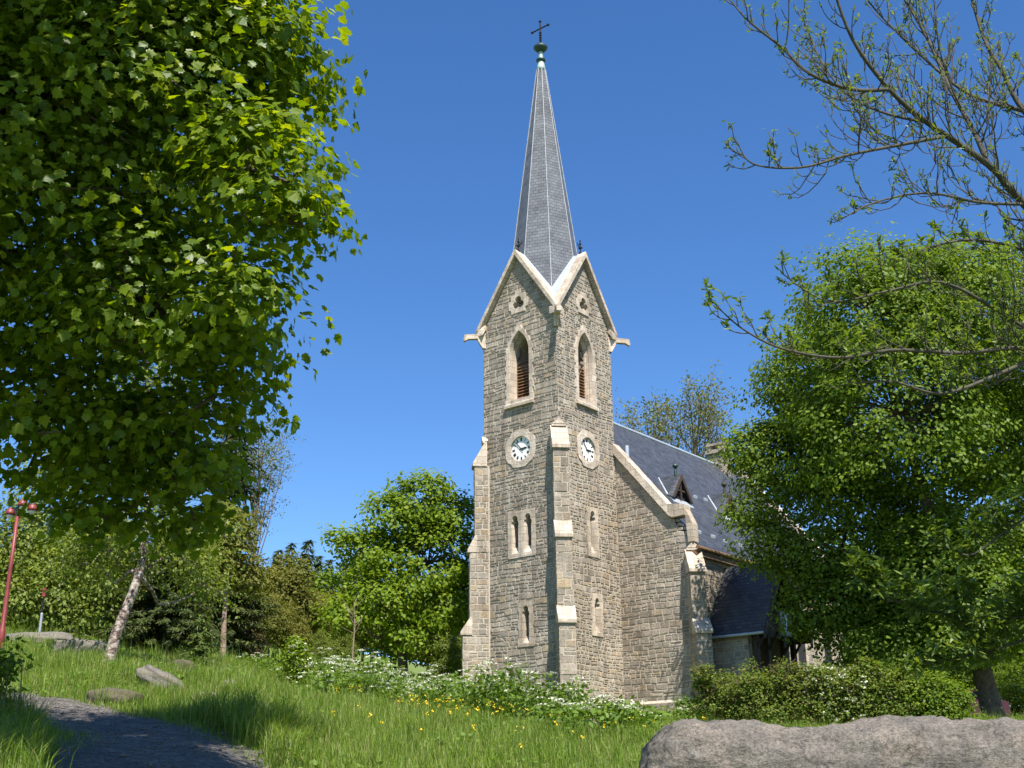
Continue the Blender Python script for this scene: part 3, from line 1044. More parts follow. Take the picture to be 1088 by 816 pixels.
# every cutter prism becomes its own solid inside one mesh; overlapping pairs are handled by the self option
cut_o = cutters.build('tmp_cutters', [MAT['mortar']])
for o in tmp + [cut_o]:
    bm = bmesh.new()
    bm.from_mesh(o.data)
    bmesh.ops.recalc_face_normals(bm, faces=bm.faces)
    bm.to_mesh(o.data)
    bm.free()
md = tmp[0].modifiers.new('u', 'BOOLEAN')
md.operation, md.solver, md.object = 'UNION', 'EXACT', tmp[1]
md = tmp[0].modifiers.new('d', 'BOOLEAN')
md.operation, md.solver, md.object, md.use_self = 'DIFFERENCE', 'EXACT', cut_o, True
bpy.context.view_layer.update()
ev = tmp[0].evaluated_get(bpy.context.evaluated_depsgraph_get())
em = ev.to_mesh()
tw = MB(DZ)
tw.v = [tuple(v.co) for v in em.vertices]
tw.f = [list(p.vertices) for p in em.polygons]
tw.mi = [0] * len(tw.f)
ev.to_mesh_clear()
for o in tmp + [cut_o]:
    me = o.data
    bpy.data.objects.remove(o)
    bpy.data.meshes.remove(me)
bpy.data.meshes.remove(me_core)

# stone facing, one mesh with the core
gp_in = [(-.02, 6.2), (5.02, 6.2), (5.02, EZ), (2.5, GA), (-.02, EZ)]
stone_wall(tw, W_, gp_in, H_W, (.17, .36), (.24, .64), .019, (.006, .03), 2, .022, seed=21)
stone_wall(tw, S_, gp_in, H_S, (.16, .34), (.2, .58), .024, (.004, .02), 1, .03, seed=22)
stone_wall(tw, N_, gp_in, holes_w, (.16, .30), (.25, .6), .014, (.02, .05), 2, seed=23)
stone_wall(tw, E_, [(0, 20), (5, 20), (5, EZ), (2.5, GA), (0, EZ)], (), (.16, .30), (.25, .6), .014, (.02, .05), 1, seed=24)
tower_wall = tw.build('tower_wall', [MAT['mortar'], MAT['rubble'], MAT['rubble_grey']], church)
# plinth
pl = MB(DZ)
pl.box((-5.14, -.14, 5.0), (.14, 5.0, 6.16))
pl.add([(-5.14, -.14, 6.16), (.14, -.14, 6.16), (.14, 5, 6.16), (-5.14, 5, 6.16), (-5.02, -.02, 6.3), (.02, -.02, 6.3), (.02, 5, 6.3), (-5.02, 5, 6.3)],
       [(0, 1, 5, 4), (1, 2, 6, 5), (2, 3, 7, 6), (3, 0, 4, 7)], 2)
FW2, FS2 = Face((-5.14, -.14, 0), (1, 0, 0)), Face((.14, -.14, 0), (0, 1, 0))
stone_wall(pl, FW2, [(0, 5.0), (5.28, 5.0), (5.28, 6.16), (0, 6.16)], (), (.3, .42), (.5, 1.0), .012, (.01, .03), 1, .01, seed=31)
stone_wall(pl, FS2, [(0, 5.0), (5.1, 5.0), (5.1, 6.16), (0, 6.16)], (), (.3, .42), (.5, 1.0), .012, (.01, .03), 1, .01, seed=32)
pl.build('plinth', [MAT['mortar'], MAT['rubble'], MAT['dressed']], church)

for fset in fittings:
    head = fset[0]
    ho = head[1].build(head[0], head[2], church)
    for nm, mb, ms in fset[1:]:
        mb.build(nm, ms, ho)

# gable copings (four), small gable roofs in zinc, spire
for fc in (W_, S_, N_, E_):
    cp = MB(DZ)
    dO, dI = .32, -.20
    vert = .35
    for sgn in (-1, 1):
        nseg = 6
        for k in range(nseg):
            f0, f1 = k / nseg, (k + 1) / nseg
            ta, tb = -.32 + 2.82 * f0, -.32 + 2.82 * f1 - .012
            if k == nseg - 1: tb = 2.5
            za, zb = EZ + GS * ta, EZ + GS * tb
            def tt(t): return t if sgn < 0 else 5 - t
            poly = [(ta, za), (tb, zb), (tb, zb + vert), (ta, za + vert)]
            cp.prism([fc.P(tt(p[0]), p[1] + .0, dO) for p in poly], -fc.N * (dO - dI))
    cp.build('gable_coping', [MAT['dressed']], church)
gr = MB(DZ)
zr = EZ + vert - .03
za_ = zr + GS * 2.5
gr.add([(-5.0, .06, zr), (-2.5, .06, za_), (-2.5, 4.94, za_), (-5.0, 4.94, zr), (0, .06, zr), (0, 4.94, zr)], [(0, 1, 2, 3), (1, 4, 5, 2)])
q_ = .004
gr.add([(-.06, 0, zr - q_), (-.06, 2.5, za_ - q_), (-4.94, 2.5, za_ - q_), (-4.94, 0, zr - q_), (-.06, 5, zr - q_), (-4.94, 5, zr - q_)], [(0, 1, 2, 3), (1, 4, 5, 2)])
gr.build('gable_roof', [MAT['zinc']], church)

SA, SK = 45.5, .127
sp = MB(DZ)
CX, CY = -2.5, 2.5
octd = [rad(22.5 * 2 * k) for k in range(8)]


def octp(z, grow=0.0, k=None):
    r = SK * (SA - z) + grow
    ks = range(8) if k is None else [k]
    # corners lie on the tower's axes and diagonals
    out = [(CX + r * math.cos(octd[q]), CY + r * math.sin(octd[q]), z) for q in ks]
    return out if k is None else out[0]


zl, zh = 28.02, 43.45
lo_, hi_ = octp(zl), octp(zh)
sp.add(lo_ + hi_, [(k, (k + 1) % 8, 8 + (k + 1) % 8, 8 + k) for k in range(8)] + [tuple(range(8, 16))])
spire = sp.build('spire', [MAT['slate_spire']], church, uv=True)
hr_ = MB(DZ)
for k in range(8):
    zs_ = np.linspace(zl, zh, 6)
    hr_.tube([octp(z, .012, k) for z in zs_], [.026] * 6, 5)
hr_.build('hip_flashing', [MAT['lead']], spire)
fn = MB(DZ)
fn.lathe((CX, CY, 0), [(.27, 43.35), (.25, 43.6), (.19, 43.95), (.17, 44.02), (.16, 44.12), (.13, 44.6), (.14, 44.75)], 14)
neck = fn.build('finial_neck', [MAT['copper']], spire, smooth=True)
fr_ = MB(DZ)
fr2_ = MB(DZ)
fr2_.lathe((CX, CY, 0), [(.19, 44.02), (.29, 44.08), (.29, 44.16), (.19, 44.24)], 14)
fr_.lathe((CX, CY, 0), [(.13, 44.70), (.26, 44.78), (.40, 44.93), (.44, 45.04), (.38, 45.14), (.24, 45.22), (.08, 45.27)], 18)
fr2_.build('finial_ring', [MAT['copper_dark']], spire, smooth=True)
fr_.build('finial_ball', [MAT['copper_dark']], spire, smooth=True)
cr_ = MB(DZ)
cr_.tube([(CX, CY, 45.25), (CX, CY, 46.9)], [.055, .045], 6)
cr_.tube([(CX - .6, CY, 46.42), (CX + .6, CY, 46.42)], [.045, .045], 6)
for q in ((-.62, 46.42), (.62, 46.42), (0, 46.95)):
    cr_.lathe((CX + q[0], CY, q[1]), [(.02, -.1), (.09, -.03), (.09, .03), (.02, .1)], 8)
for k in range(5):
    cr_.lathe((CX, CY, 45.42 + k * .17), [(.03, -.04), (.10, 0), (.03, .04)], 8)
cr_.build('cross', [MAT['iron']], spire)
for fc in (W_, S_, N_, E_):
    f_ = MB(DZ)
    b0 = fc.P(2.5, GA + vert - .1, -.05)
    f_.tube([b0, b0 + np.array([0, 0, .85])], [.04, .02], 6)
    for hh, rr in ((.12, .08), (.42, .11), (.66, .07), (.84, .04)):
        f_.lathe(b0 + np.array([0, 0, hh]), [(.02, -.09), (rr, -.02), (rr, .03), (.02, .09)], 8)
    for dx in (-1, 1):
        f_.tube([b0 + np.array([0, 0, .45]), b0 + np.array([0, 0, .5]) + fc.T * dx * .2, b0 + np.array([0, 0, .66]) + fc.T * dx * .26], [.035, .03, .02], 5)
    f_.build('gable_finial', [MAT['iron']], church)

# water spouts at the four corners
for (x, y, dx, dy) in ((0, 0, 1, -1), (-5, 0, -1, -1), (0, 5, 1, 1), (-5, 5, -1, 1)):
    D = np.array([dx, dy, 0]) / math.sqrt(2)
    T = np.array([-D[1], D[0], 0])
    g = MB(DZ)
    b0 = np.array([x, y, 0.0])
    def gp(r, z, t): q = b0 + D * r + T * t; return (q[0], q[1], z)
    g.prism([gp(-.15, 25.78, -.13), gp(.85, 25.74, -.12), gp(1.06, 25.60, -.12), gp(1.12, 25.66, -.12), gp(1.08, 25.98, -.12), gp(-.15, 26.08, -.13)], T * .25)
    g.prism([gp(-.1, 25.2, -.12), gp(.06, 25.2, -.12), gp(.30, 25.60, -.12), gp(.34, 25.775, -.12), gp(-.1, 25.775, -.12)], T * .24)
    g.build('water_spout', [MAT['dressed']], church)


def buttress(cx_, cy_, dx, dy, stages, width, zbase, seed, cap_w=.06):
    """stages from the ground up: (projection, top z of the shaft, top z of its weathering, projection above)"""
    D = np.array([dx, dy, 0]) / math.hypot(dx, dy)
    T = np.array([-D[1], D[0], 0])
    b0 = np.array([cx_, cy_, 0.0])
    hw = width / 2
    sh = MB(DZ)
    caps = []
    z0 = zbase

    def pt(r, z, t): q = b0 + D * r + T * t; return np.array([q[0], q[1], z])
    for i, (pr, zt, zw, pn) in enumerate(stages):
        sh.prism([pt(-.25, z0, -hw), pt(pr, z0, -hw), pt(pr, zt + .02, -hw), pt(-.25, zt + .02, -hw)], T * width, 0)
        ff = Face(pt(pr, 0, -hw), T)
        if ff.N @ D < 0: ff = Face(pt(pr, 0, hw), -T)
        stone_wall(sh, ff, [(0, z0), (width, z0), (width, zt), (0, zt)], (), (.30, .52), (.38, .85), .012, (.008, .024), 1, .006, seed=seed + i)
        for sg in (-1, 1):
            o_ = pt(-.2, 0, sg * hw) if sg < 0 else pt(pr, 0, sg * hw)
            fs_ = Face(o_, D if sg < 0 else -D)
            if fs_.N @ (T * sg) < 0:
                fs_ = Face(pt(pr, 0, sg * hw) if sg < 0 else pt(-.2, 0, sg * hw), -D if sg < 0 else D)
            stone_wall(sh, fs_, [(0, z0), (pr + .2, z0), (pr + .2, zt), (0, zt)], (), (.24, .42), (.35, .7), .014, (.008, .026), 1, .008, seed=seed + 10 + i + sg)
        wd = MB(DZ)
        hw2 = hw + cap_w
        wd.prism([pt(pn - .12, zt + .001, -hw2), pt(pr + .12, zt + .001, -hw2), pt(pr + .12, zt + .16, -hw2), pt(pn - .02, zw, -hw2), pt(pn - .12, zw, -hw2)], T * (2 * hw2))
        caps.append(wd)
        z0 = zt
    if stages[-1][3] <= .05:      # little gablet on the head of the top stage
        pr, zt, zw, pn = stages[-1]
        hd = caps[-1]
        hd.prism([pt(-.02, zw - .05, -hw * .95), pt(.1, zw - .05, -hw * .95), pt(.1, zw - .05, hw * .95), pt(-.02, zw - .05, hw * .95)], (0, 0, .12))
        hd.prism([pt(.12, zw + .07, -hw * .9), pt(.12, zw + .07, hw * .9), pt(.12, zw + .40, 0)], -D * .3)
    o = sh.build('buttress', [MAT['mortar'], MAT['rubble']], church)
    for c_ in caps: c_.build('weathering', [MAT['dressed']], o)


TS = [(1.13, 9.62, 10.5, .78), (.78, 13.8, 14.72, .52), (.52, 18.4, 19.75, .0)]
for i, (x, y, dx, dy) in enumerate(((0, 0, 1, -1), (-5, 0, -1, -1))):
    buttress(x, y, dx, dy, TS, .78, 5.0, 100 + 40 * i)
    bp = MB(DZ)
    D = np.array([dx, dy, 0]) / math.sqrt(2)
    T = np.array([-D[1], D[0], 0])
    q = np.array([x, y, 0.])
    bp.prism([q + T * -.53 + D * .1 + np.array([0, 0, 5.]), q + T * .53 + D * .1 + np.array([0, 0, 5.]), q + T * .53 + D * 1.27 + np.array([0, 0, 5.]), q + T * -.53 + D * 1.27 + np.array([0, 0, 5.])], (0, 0, 1.17))
    bp.build('buttress_base', [MAT['dressed']], church)

# ---- nave
NX0, NX1, NY0, NY1 = -9.45, 4.45, 5.0, 24.0
RX, RZ = -2.5, 22.45
EAX, EAZ = 4.75, 13.72
RK = (RZ - EAZ) / (EAX - RX)


def rz(x): return RZ - RK * abs(x - RX)


nv = MB(DZ)
WT = rz(NX1) - .25
nv.prism([(NX0, NY0 + .01, 5.0), (NX1, NY0 + .01, 5.0), (NX1, NY0 + .01, WT), (RX, NY0 + .01, RZ - .3), (NX0, NY0 + .01, WT)], (0, NY1 - NY0 - .02, 0))
FNW = Face((0, NY0, 0), (1, 0, 0))
stone_wall(nv, FNW, [(0, 6.2), (NX1 + .02, 6.2), (NX1 + .02, 14.3), (0, 19.5)], (), (.18, .36), (.26, .66), .02, (.004, .022), 2, .02, seed=41)
FNL = Face((-9.45, NY0, 0), (1, 0, 0))
stone_wall(nv, FNL, [(0, 5.6), (4.5, 5.6), (4.5, 19.3), (0, 14.1)], (), (.18, .3), (.3, .7), .014, (.012, .045), 2, .035, seed=42)
FNS = Face((NX1, NY0, 0), (0, 1, 0))
nwins = [9.9 + 2.9, 16.2, 19.6]
hol = [(t - NY0 - .75, t - NY0 + .75, 8.3, 11.9) for t in nwins]
stone_wall(nv, FNS, [(-.02, 5.6), (19.0, 5.6), (19.0, 13.45), (-.02, 13.45)], hol, (.17, .32), (.25, .75), .02, (.008, .03), 1, .035, seed=43)
nave_wall = nv.build('nave_wall', [MAT['mortar'], MAT['rubble'], MAT['rubble_grey']], church)
for t in nwins:
    wf = MB(DZ)
    o1, o2 = arch_pts(1.5, 8.3, 10.6, 1.3), arch_pts(1.0, 8.6, 10.6, .95)
    loop_band(wf, FNS, t - NY0, o1, .05, o1, -.02)
    loop_band(wf, FNS, t - NY0, o1, .05, o2, .05)
    loop_band(wf, FNS, t - NY0, o2, .05, o2, .005)
    wo = wf.build('nave_window', [MAT['dressed']], church)
    gl = MB(DZ)
    gl.prism([FNS.P(t - NY0 + p[0], p[1], .008) for p in arch_pts(1.02, 8.58, 10.6, .96)], FNS.N * .01)
    gl.build('window_glass', [MAT['black']], wo)
npl = MB(DZ)
npl.box((0.14, NY0 - .14, 5.0), (NX1 + .14, NY0 + .2, 6.18))
npl.add([(0.14, NY0 - .14, 6.18), (NX1 + .14, NY0 - .14, 6.18), (NX1, NY0 - .02, 6.3), (.02, NY0 - .02, 6.3)], [(0, 1, 2, 3)], 2)
stone_wall(npl, Face((.14, NY0 - .14, 0), (1, 0, 0)), [(0, 5.0), (4.4, 5.0), (4.4, 6.18), (0, 6.18)], (), (.3, .42), (.5, 1.0), .012, (.01, .03), 1, .01, seed=44)
npl.build('plinth', [MAT['mortar'], MAT['rubble'], MAT['dressed']], church)
# roof: two slopes as thick slabs
rf = MB(DZ)
th = .22
rf.prism([(RX, NY0 + .12, RZ), (EAX, NY0 + .12, EAZ), (EAX, NY0 + .12, EAZ - th), (RX, NY0 + .12, RZ - th * 1.5)], (0, NY1 - NY0 - .24, 0))
rf.prism([(RX, NY0 + .12, RZ), (RX, NY0 + .12, RZ - th * 1.5), (2 * RX - EAX, NY0 + .12, EAZ - th), (2 * RX - EAX, NY0 + .12, EAZ)], (0, NY1 - NY0 - .24, 0))
roof = rf.build('nave_roof', [MAT['slate_roof']], church, uv=True)
rc = MB(DZ)
rc.tube([(RX, NY0 + .1, RZ + .03), (RX, NY1 - .1, RZ + .03)], [.09, .09], 8)
rc.build('ridge_cap', [MAT['zinc']], roof)
for k, (yy, xx) in enumerate(((6.55, 3.94), (7.96, 3.95), (9.12, 4.0), (10.9, 3.97), (10.87, 1.36), (12.15, 1.29))):
    sg = MB(DZ)
    z_ = rz(xx)
    sg.prism([(xx, yy - .18, z_ - .02), (xx + .06, yy - .18, z_ - .07), (xx + .09, yy - .18, z_ + .06), (xx + .02, yy - .18, z_ + .12)], (0, .36, 0))
    sg.build('snow_guard', [MAT['zinc']], roof)
# gutter, cornice, downpipe
gu = MB(DZ)
gu.tube([(EAX + .05, NY0 - .15, EAZ - .16), (EAX + .05, NY1, EAZ - .16)], [.10, .10], 8)
gu.build('gutter', [MAT['wood_brown']], church)
co = MB(DZ)
co.box((NX1 - .05, NY0 - .1, 13.18), (EAX - .02, NY1, 13.46))
co.build('cornice', [MAT['wood_brown']], church)
dp = MB(DZ)
dp.tube([(NX1 + .28, NY0 + .35, 13.6), (NX1 + .12, NY0 + .4, 13.0), (NX1 + .12, NY0 + .4, 5.8)], [.055, .055, .055], 8)
dp.build('downpipe', [MAT['steel']], church)
# copings on the west and east gables of the nave
for (yy, xs) in ((NY0, (0.0, 1)), (NY1, (RX, 0))):
    cp = MB(DZ)
    y0_ = yy - .22
    start = .02 if yy == NY0 else RX
    segs = np.linspace(start, 3.25, 5 if yy == NY0 else 8)
    for a_, b_ in zip(segs[:-1], segs[1:]):
        b2 = b_ - .012
        cp.prism([(a_, y0_, rz(a_) - .12), (b2, y0_, rz(b2) - .12), (b2, y0_, rz(b2) + .46), (a_, y0_, rz(a_) + .46)], (0, .62, 0))
    z3 = rz(3.25)
    cp.prism([(3.25, y0_, z3 - .12), (3.45, y0_, z3 - .26), (4.22, y0_, z3 - .24), (4.22, y0_, z3 + .30), (4.05, y0_, z3 + .36), (3.25, y0_, z3 + .46)], (0, .62, 0))
    cp.prism([(4.2, y0_ + .06, z3 + .1), (4.3, y0_ + .06, z3 - .05), (4.62, y0_ + .06, z3 - .75), (4.62, y0_ + .06, 13.88), (4.3, y0_ + .06, 13.88)], (0, .5, 0))
    cp.build('nave_coping', [MAT['dressed']], church)
    cp = MB(DZ)
    if yy == NY0:
        segs = np.linspace(-5.0, -8.3, 4)
    else:
        segs = np.linspace(RX, -8.3, 8)
    for a_, b_ in zip(segs[:-1], segs[1:]):
        b2 = b_ + .012
        cp.prism([(a_, y0_, rz(a_) - .12), (b2, y0_, rz(b2) - .12), (b2, y0_, rz(b2) + .46), (a_, y0_, rz(a_) + .46)], (0, .62, 0))
    cp.prism([(-8.3, y0_, rz(-8.3) - .12), (-9.2, y0_, rz(-8.3) - .25), (-9.2, y0_, rz(-8.3) + .3), (-8.3, y0_, rz(-8.3) + .46)], (0, .62, 0))
    cp.build('nave_coping', [MAT['dressed']], church)
# flue pipe beside the west coping
fl = MB(DZ)
fl.tube([(.0, 6.2, rz(0) - .1), (.0, 6.2, 20.05)], [.12, .12], 10)
fl.build('vent_pipe', [MAT['zinc']], roof)
# chimney at the east end of the ridge
ch = MB(DZ)
ch.box((RX - .55, 20.6, RZ - .8), (RX + .55, 21.9, 23.25))
FC1, FC2 = Face((RX - .55, 20.6, 0), (1, 0, 0)), Face((RX + .55, 20.6, 0), (0, 1, 0))
stone_wall(ch, FC1, [(0, 21.9), (1.1, 21.9), (1.1, 23.25), (0, 23.25)], (), (.16, .26), (.25, .5), .012, (.01, .03), 1, .01, seed=51)
stone_wall(ch, FC2, [(0, 21.9), (1.3, 21.9), (1.3, 23.25), (0, 23.25)], (), (.16, .26), (.25, .5), .012, (.01, .03), 1, .01, seed=52)
ch.box((RX - .68, 20.47, 23.26), (RX + .68, 22.03, 23.5), 1)
for q in ((-.4, 20.75), (.4, 20.75), (-.4, 21.75), (.4, 21.75)):
    ch.box((RX + q[0] - .14, q[1] - .14, 23.5), (RX + q[0] + .14, q[1] + .14, 23.8), 1)
ch.box((RX - .6, 20.55, 23.8), (RX + .6, 21.95, 23.95), 1)
ch.build('chimney', [MAT['mortar_dark'], MAT['rubble_grey']], roof)
# dormers
for yc, fin in ((8.05, True), (13.4, True), (18.9, False)):
    dm = MB(DZ)
    xf, hwid, zb = 2.02, .95, rz(2.02) + .02
    za = zb + 1.42
    xb = RX + (RZ - za) / RK
    # little slate roof, two triangles a side
    ridge_f, ridge_b = (xf + .22, yc, za), (xb - .05, yc, za)
    for sgn in (-1, 1):
        ef = (xf + .22, yc + sgn * (hwid + .08), zb - .02)
        eb = (xf - .05, yc + sgn * (hwid + .12), rz(xf - .05) + .03)
        dm.add([ridge_f, ridge_b, eb, ef], [(0, 1, 2, 3)])
        dm.add([np.array(ridge_f) - (0, 0, .07), np.array(ridge_b) - (0, 0, .07), np.array(eb) - (0, 0, .07), np.array(ef) - (0, 0, .07)], [(0, 1, 2, 3)])
    do = dm.build('dormer', [MAT['slate_roof']], roof, uv=True)
    fr = MB(DZ)
    for sgn in (-1, 1):
        fr.prism([(xf + .2, yc, za - .02), (xf + .2, yc + sgn * (hwid + .1), zb - .06), (xf + .2, yc + sgn * (hwid - .12), zb - .06), (xf + .2, yc, za - .34)], (.07, 0, 0))
    fr.prism([(xf + .12, yc - .45, zb + .42), (xf + .12, yc + .45, zb + .42), (xf + .12, yc + .45, zb + .52), (xf + .12, yc - .45, zb + .52)], (.05, 0, 0))
    fr.prism([(xf + .12, yc - .05, zb - .05), (xf + .12, yc + .05, zb - .05), (xf + .12, yc + .05, za - .3), (xf + .12, yc - .05, za - .3)], (.05, 0, 0))
    fr.build('bargeboard', [MAT['wood_dark']], do)
    fk = MB(DZ)
    fk.prism([(xf + .02, yc - hwid, zb - .1), (xf + .02, yc + hwid, zb - .1), (xf + .02, yc, za - .1)], (-.03, 0, 0))
    fk.build('louvre_panel', [MAT['black']], do)
    fz = MB(DZ)
    for sgn in (-1, 1):
        n0 = np.array([xb - .05, yc, za + .01])
        n1 = np.array([xf - .05, yc + sgn * (hwid + .12), rz(xf - .05) + .04])
        fz.tube([n0, n1], [.055, .055], 6)
    fz.prism([(xf + .05, yc - hwid - .1, rz(xf + .05) + .03), (xf + .3, yc - hwid - .1, rz(xf + .3) + .03), (xf + .3, yc - hwid - .1, rz(xf + .3) + .06), (xf + .05, yc - hwid - .1, rz(xf + .05) + .06)], (0, 2 * hwid + .2, 0))
    fz.build('flashing', [MAT['zinc']], do)
    if fin:
        ff_ = MB(DZ)
        ff_.lathe((xf - .12, yc, za), [(.09, -.05), (.07, .22), (.05, .34), (.14, .42), (.17, .5), (.13, .57), (.02, .6), (.012, .95)], 10)
        ff_.build('finial', [MAT['copper_dark' if yc < 10 else 'wood_dark']], do)
# diagonal buttress at the near corner of the nave
buttress(NX1, NY0, 1, -1, [(1.08, 9.22, 10.05, .6), (.6, 12.25, 13.5, .0)], .74, 5.0, 240)

# ---- porch on the south side
PX0, PX1, PXR = NX1, 6.95, 7.7
PYa, PYb, PYc = 5.95, 10.3, 8.1
PEZ, PAZ = 9.25, 13.0
pk = (PAZ - PEZ) / (PYc - 5.6)
pw = MB(DZ)
pw.box((PX0 - .1, PYa, 5.0), (PX1 - .35, PYa + .4, 9.55))
pw.box((PX0 - .1, PYb - .4, 5.0), (PX1 - .35, PYb, 9.55))
stone_wall(pw, Face((PX0, PYa, 0), (1, 0, 0)), [(0, 5.3), (2.15, 5.3), (2.15, 9.55), (0, 9.55)], (), (.18, .3), (.25, .6), .016, (.008, .03), 1, .02, seed=61)
stone_wall(pw, Face((PX1 - .35, PYa, 0), (0, 1, 0)), [(0, 5.3), (.4, 5.3), (.4, 9.55), (0, 9.55)], (), (.3, .4), (.4, .5), .016, (.008, .03), 1, .02, seed=62)
stone_wall(pw, Face((PX1 - .35, PYb - .4, 0), (0, 1, 0)), [(0, 5.3), (.4, 5.3), (.4, 9.55), (0, 9.55)], (), (.3, .4), (.4, .5), .016, (.008, .03), 1, .02, seed=63)
porch = pw.build('porch_wall', [MAT['mortar'], MAT['rubble']], church)
pr_ = MB(DZ)
for sgn in (-1, 1):
    ye = PYc + sgn * (PYc - 5.6)
    pr_.prism([(PX0 - .3, PYc, PAZ), (PX0 - .3, ye, PEZ), (PX0 - .3, ye, PEZ - .16), (PX0 - .3, PYc, PAZ - .24)], (PXR - PX0 + .3, 0, 0))
pr_.build('porch_roof', [MAT['slate_roof']], porch, uv=True)
pb = MB(DZ)
for sgn in (-1, 1):
    ye = PYc + sgn * (PYc - 5.55)
    pb.prism([(PXR - .02, PYc, PAZ + .04), (PXR - .02, ye, PEZ - .02), (PXR - .02, ye, PEZ - .4), (PXR - .02, PYc, PAZ - .42)], (.1, 0, 0))
pb.build('porch_bargeboard', [MAT['wood_dark']], porch)
pg = MB(DZ)
pg.tube([(PX0, 5.6 - .06, PEZ - .1), (PXR, 5.6 - .06, PEZ - .1)], [.07, .07], 8)
pg.build('porch_gutter', [MAT['zinc']], porch)
pn = MB(DZ)
pn.prism([(PX1 - .1, 5.95, 9.2), (PX1 - .1, 10.25, 9.2), (PX1 - .1, PYc, PAZ - .5)], (-.1, 0, 0))
pn.build('gable_boarding', [MAT['wood_dark']], porch)
for yy in (6.15, 7.25, 8.95, 10.05):
    po = MB(DZ)
    po.box((PX1 - .12, yy - .12, 5.3), (PX1 + .12, yy + .12, 9.3))
    po.tube([(PX1, yy, 8.4), (PX1 + .62, yy, 9.35)], [.07, .07], 6)
    po.build('porch_post', [MAT['wood_dark']], porch)
dr = MB(DZ)
dr.box((PX0 + .06, 7.2, 5.6), (PX0 + .16, 9.0, 8.7))
dro = dr.build('porch_door', [MAT['wood_dark']], porch)
for yy in (7.55, 8.35):
    pa = MB(DZ)
    pa.box((PX0 + .165, yy, 7.2), (PX0 + .18, yy + .3, 8.2))
    pa.build('door_pane', [MAT['lamp_glass']], dro)
nb = MB(DZ)
nb.box((PXR + .09, 7.0, 9.15), (PXR + .15, 8.3, 10.35))
nbo = nb.build('notice_panel', [MAT['notice_frame']], porch)
nbi = MB(DZ)
nbi.box((PXR + .152, 7.08, 9.23), (PXR + .162, 8.22, 10.27), 0)
nbi.prism([(PXR + .163, 7.58, 9.5), (PXR + .163, 7.72, 9.5), (PXR + .163, 7.78, 9.8), (PXR + .163, 7.70, 10.1), (PXR + .163, 7.6, 10.1), (PXR + .163, 7.54, 9.75)], (.006, 0, 0), 1)
nbi.build('notice_picture', [MAT['notice'], MAT['lamp_glass']], nbo)


# ------------------------------------------------------------------ foliage machinery
def mirror(half):
    return half + [(-x, y) for x, y in half[::-1] if abs(x) > 1e-6]


def template(outline, fold=.15, curl=.1):
    o = np.array(outline, float)
    z = -fold * np.abs(o[:, 0]) - curl * o[:, 1] ** 2
    return np.column_stack([o, z])


T_MAPLE = template([(0, 0)] + [(.12, -.05), (.32, -.07), (.34, .09), (.57, .24), (.42, .36), (.48, .62), (.30, .56), (.17, .74), (0, 1.0), (-.17, .74), (-.30, .56), (-.48, .62), (-.42, .36), (-.57, .24), (-.34, .09), (-.32, -.07), (-.12, -.05)], .25, .12)
T_OVAL = template([(0, 0), (.28, .25), (.30, .6), (0, 1.0), (-.30, .6), (-.28, .25)], .3, .1)
T_RHOMB = template([(0, 0), (.34, .45), (0, 1.0), (-.34, .45)], .25, .1)
T_NARROW = template([(0, 0), (.15, .35), (.11, .7), (0, 1.0), (-.11, .7), (-.15, .35)], .2, .25)
T_PETAL = template([(.5, 0), (.35, .35), (0, .5), (-.35, .35), (-.5, 0), (-.35, -.35), (0, -.5), (.35, -.35)], .0, .0)


def frames(n, nrm, tip=None, r=rng):
    N = unit(nrm)
    t = r.normal(size=(n, 3)) if tip is None else tip
    t = t - (t * N).sum(1, keepdims=True) * N
    t = unit(t)
    x = np.cross(t, N)
    return np.stack([x, t, N], 2)      # columns


def leaf_arrays(P, nrm, size, tmpl, tip=None, r=rng):
    n = len(P)
    F = frames(n, nrm, tip, r)
    k = len(tmpl)
    V = np.einsum('nij,kj->nki', F, tmpl) * np.asarray(size).reshape(-1, 1, 1) + P[:, None, :]
    return V.reshape(-1, 3), k


def leaf_mesh(name, parts, mats):
    """parts: list of (V, verts per leaf, material index)"""
    Vs, loops, starts, mi = [], [], [], []
    vo = lo_ = 0
    for V_, k, m_ in parts:
        n = len(V_) // k
        Vs.append(V_)
        loops.append(np.arange(len(V_)) + vo)
        starts.append(np.arange(n) * k + lo_)
        mi.append(np.full(n, m_))
        vo += len(V_)
        lo_ += len(V_)
    return np_mesh(name, np.concatenate(Vs), np.concatenate(loops), np.concatenate(starts), mats, False, np.concatenate(mi))


def sphere_dirs(n, r):
    return unit(r.normal(size=(n, 3)))


def crown_cloud(lobes, nclump, per, sig, r, shell=.62, flat=.6, low=-.75, outb=.9, upb=.8):
    """leaf positions and normals: clumps near the surface of a set of ellipsoids [(centre, radii)]"""
    C = np.array([l[0] for l in lobes], float)
    R = np.array([np.broadcast_to(l[1], 3) for l in lobes], float)
    wgt = (R[:, 0] * R[:, 2])
    idx = r.choice(len(lobes), size=nclump, p=wgt / wgt.sum())
    d = sphere_dirs(nclump, r)
    d[:, 2] = np.where(d[:, 2] < low, -d[:, 2], d[:, 2])
    rr = (shell + (1 - shell) * r.random(nclump) ** .7) * (1 + np.clip(.09 * r.normal(size=nclump), -.2, .14))
    cc = C[idx] + R[idx] * d * rr[:, None]
    n = nclump * per
    sg = sig * r.uniform(.6, 1.4, nclump)
    off = np.clip(r.normal(size=(n, 3)), -1.5, 1.5) * np.repeat(sg, per)[:, None] * np.array([1, 1, flat])
    P = np.repeat(cc, per, 0) + off
    out = np.repeat(d, per, 0)
    # leaves on the outside of a clump face outward as well
    nrm = out * outb + unit(off) * .5 + np.array([0, 0, upb]) + r.normal(size=(n, 3)) * .55
    return cc, idx, P, nrm


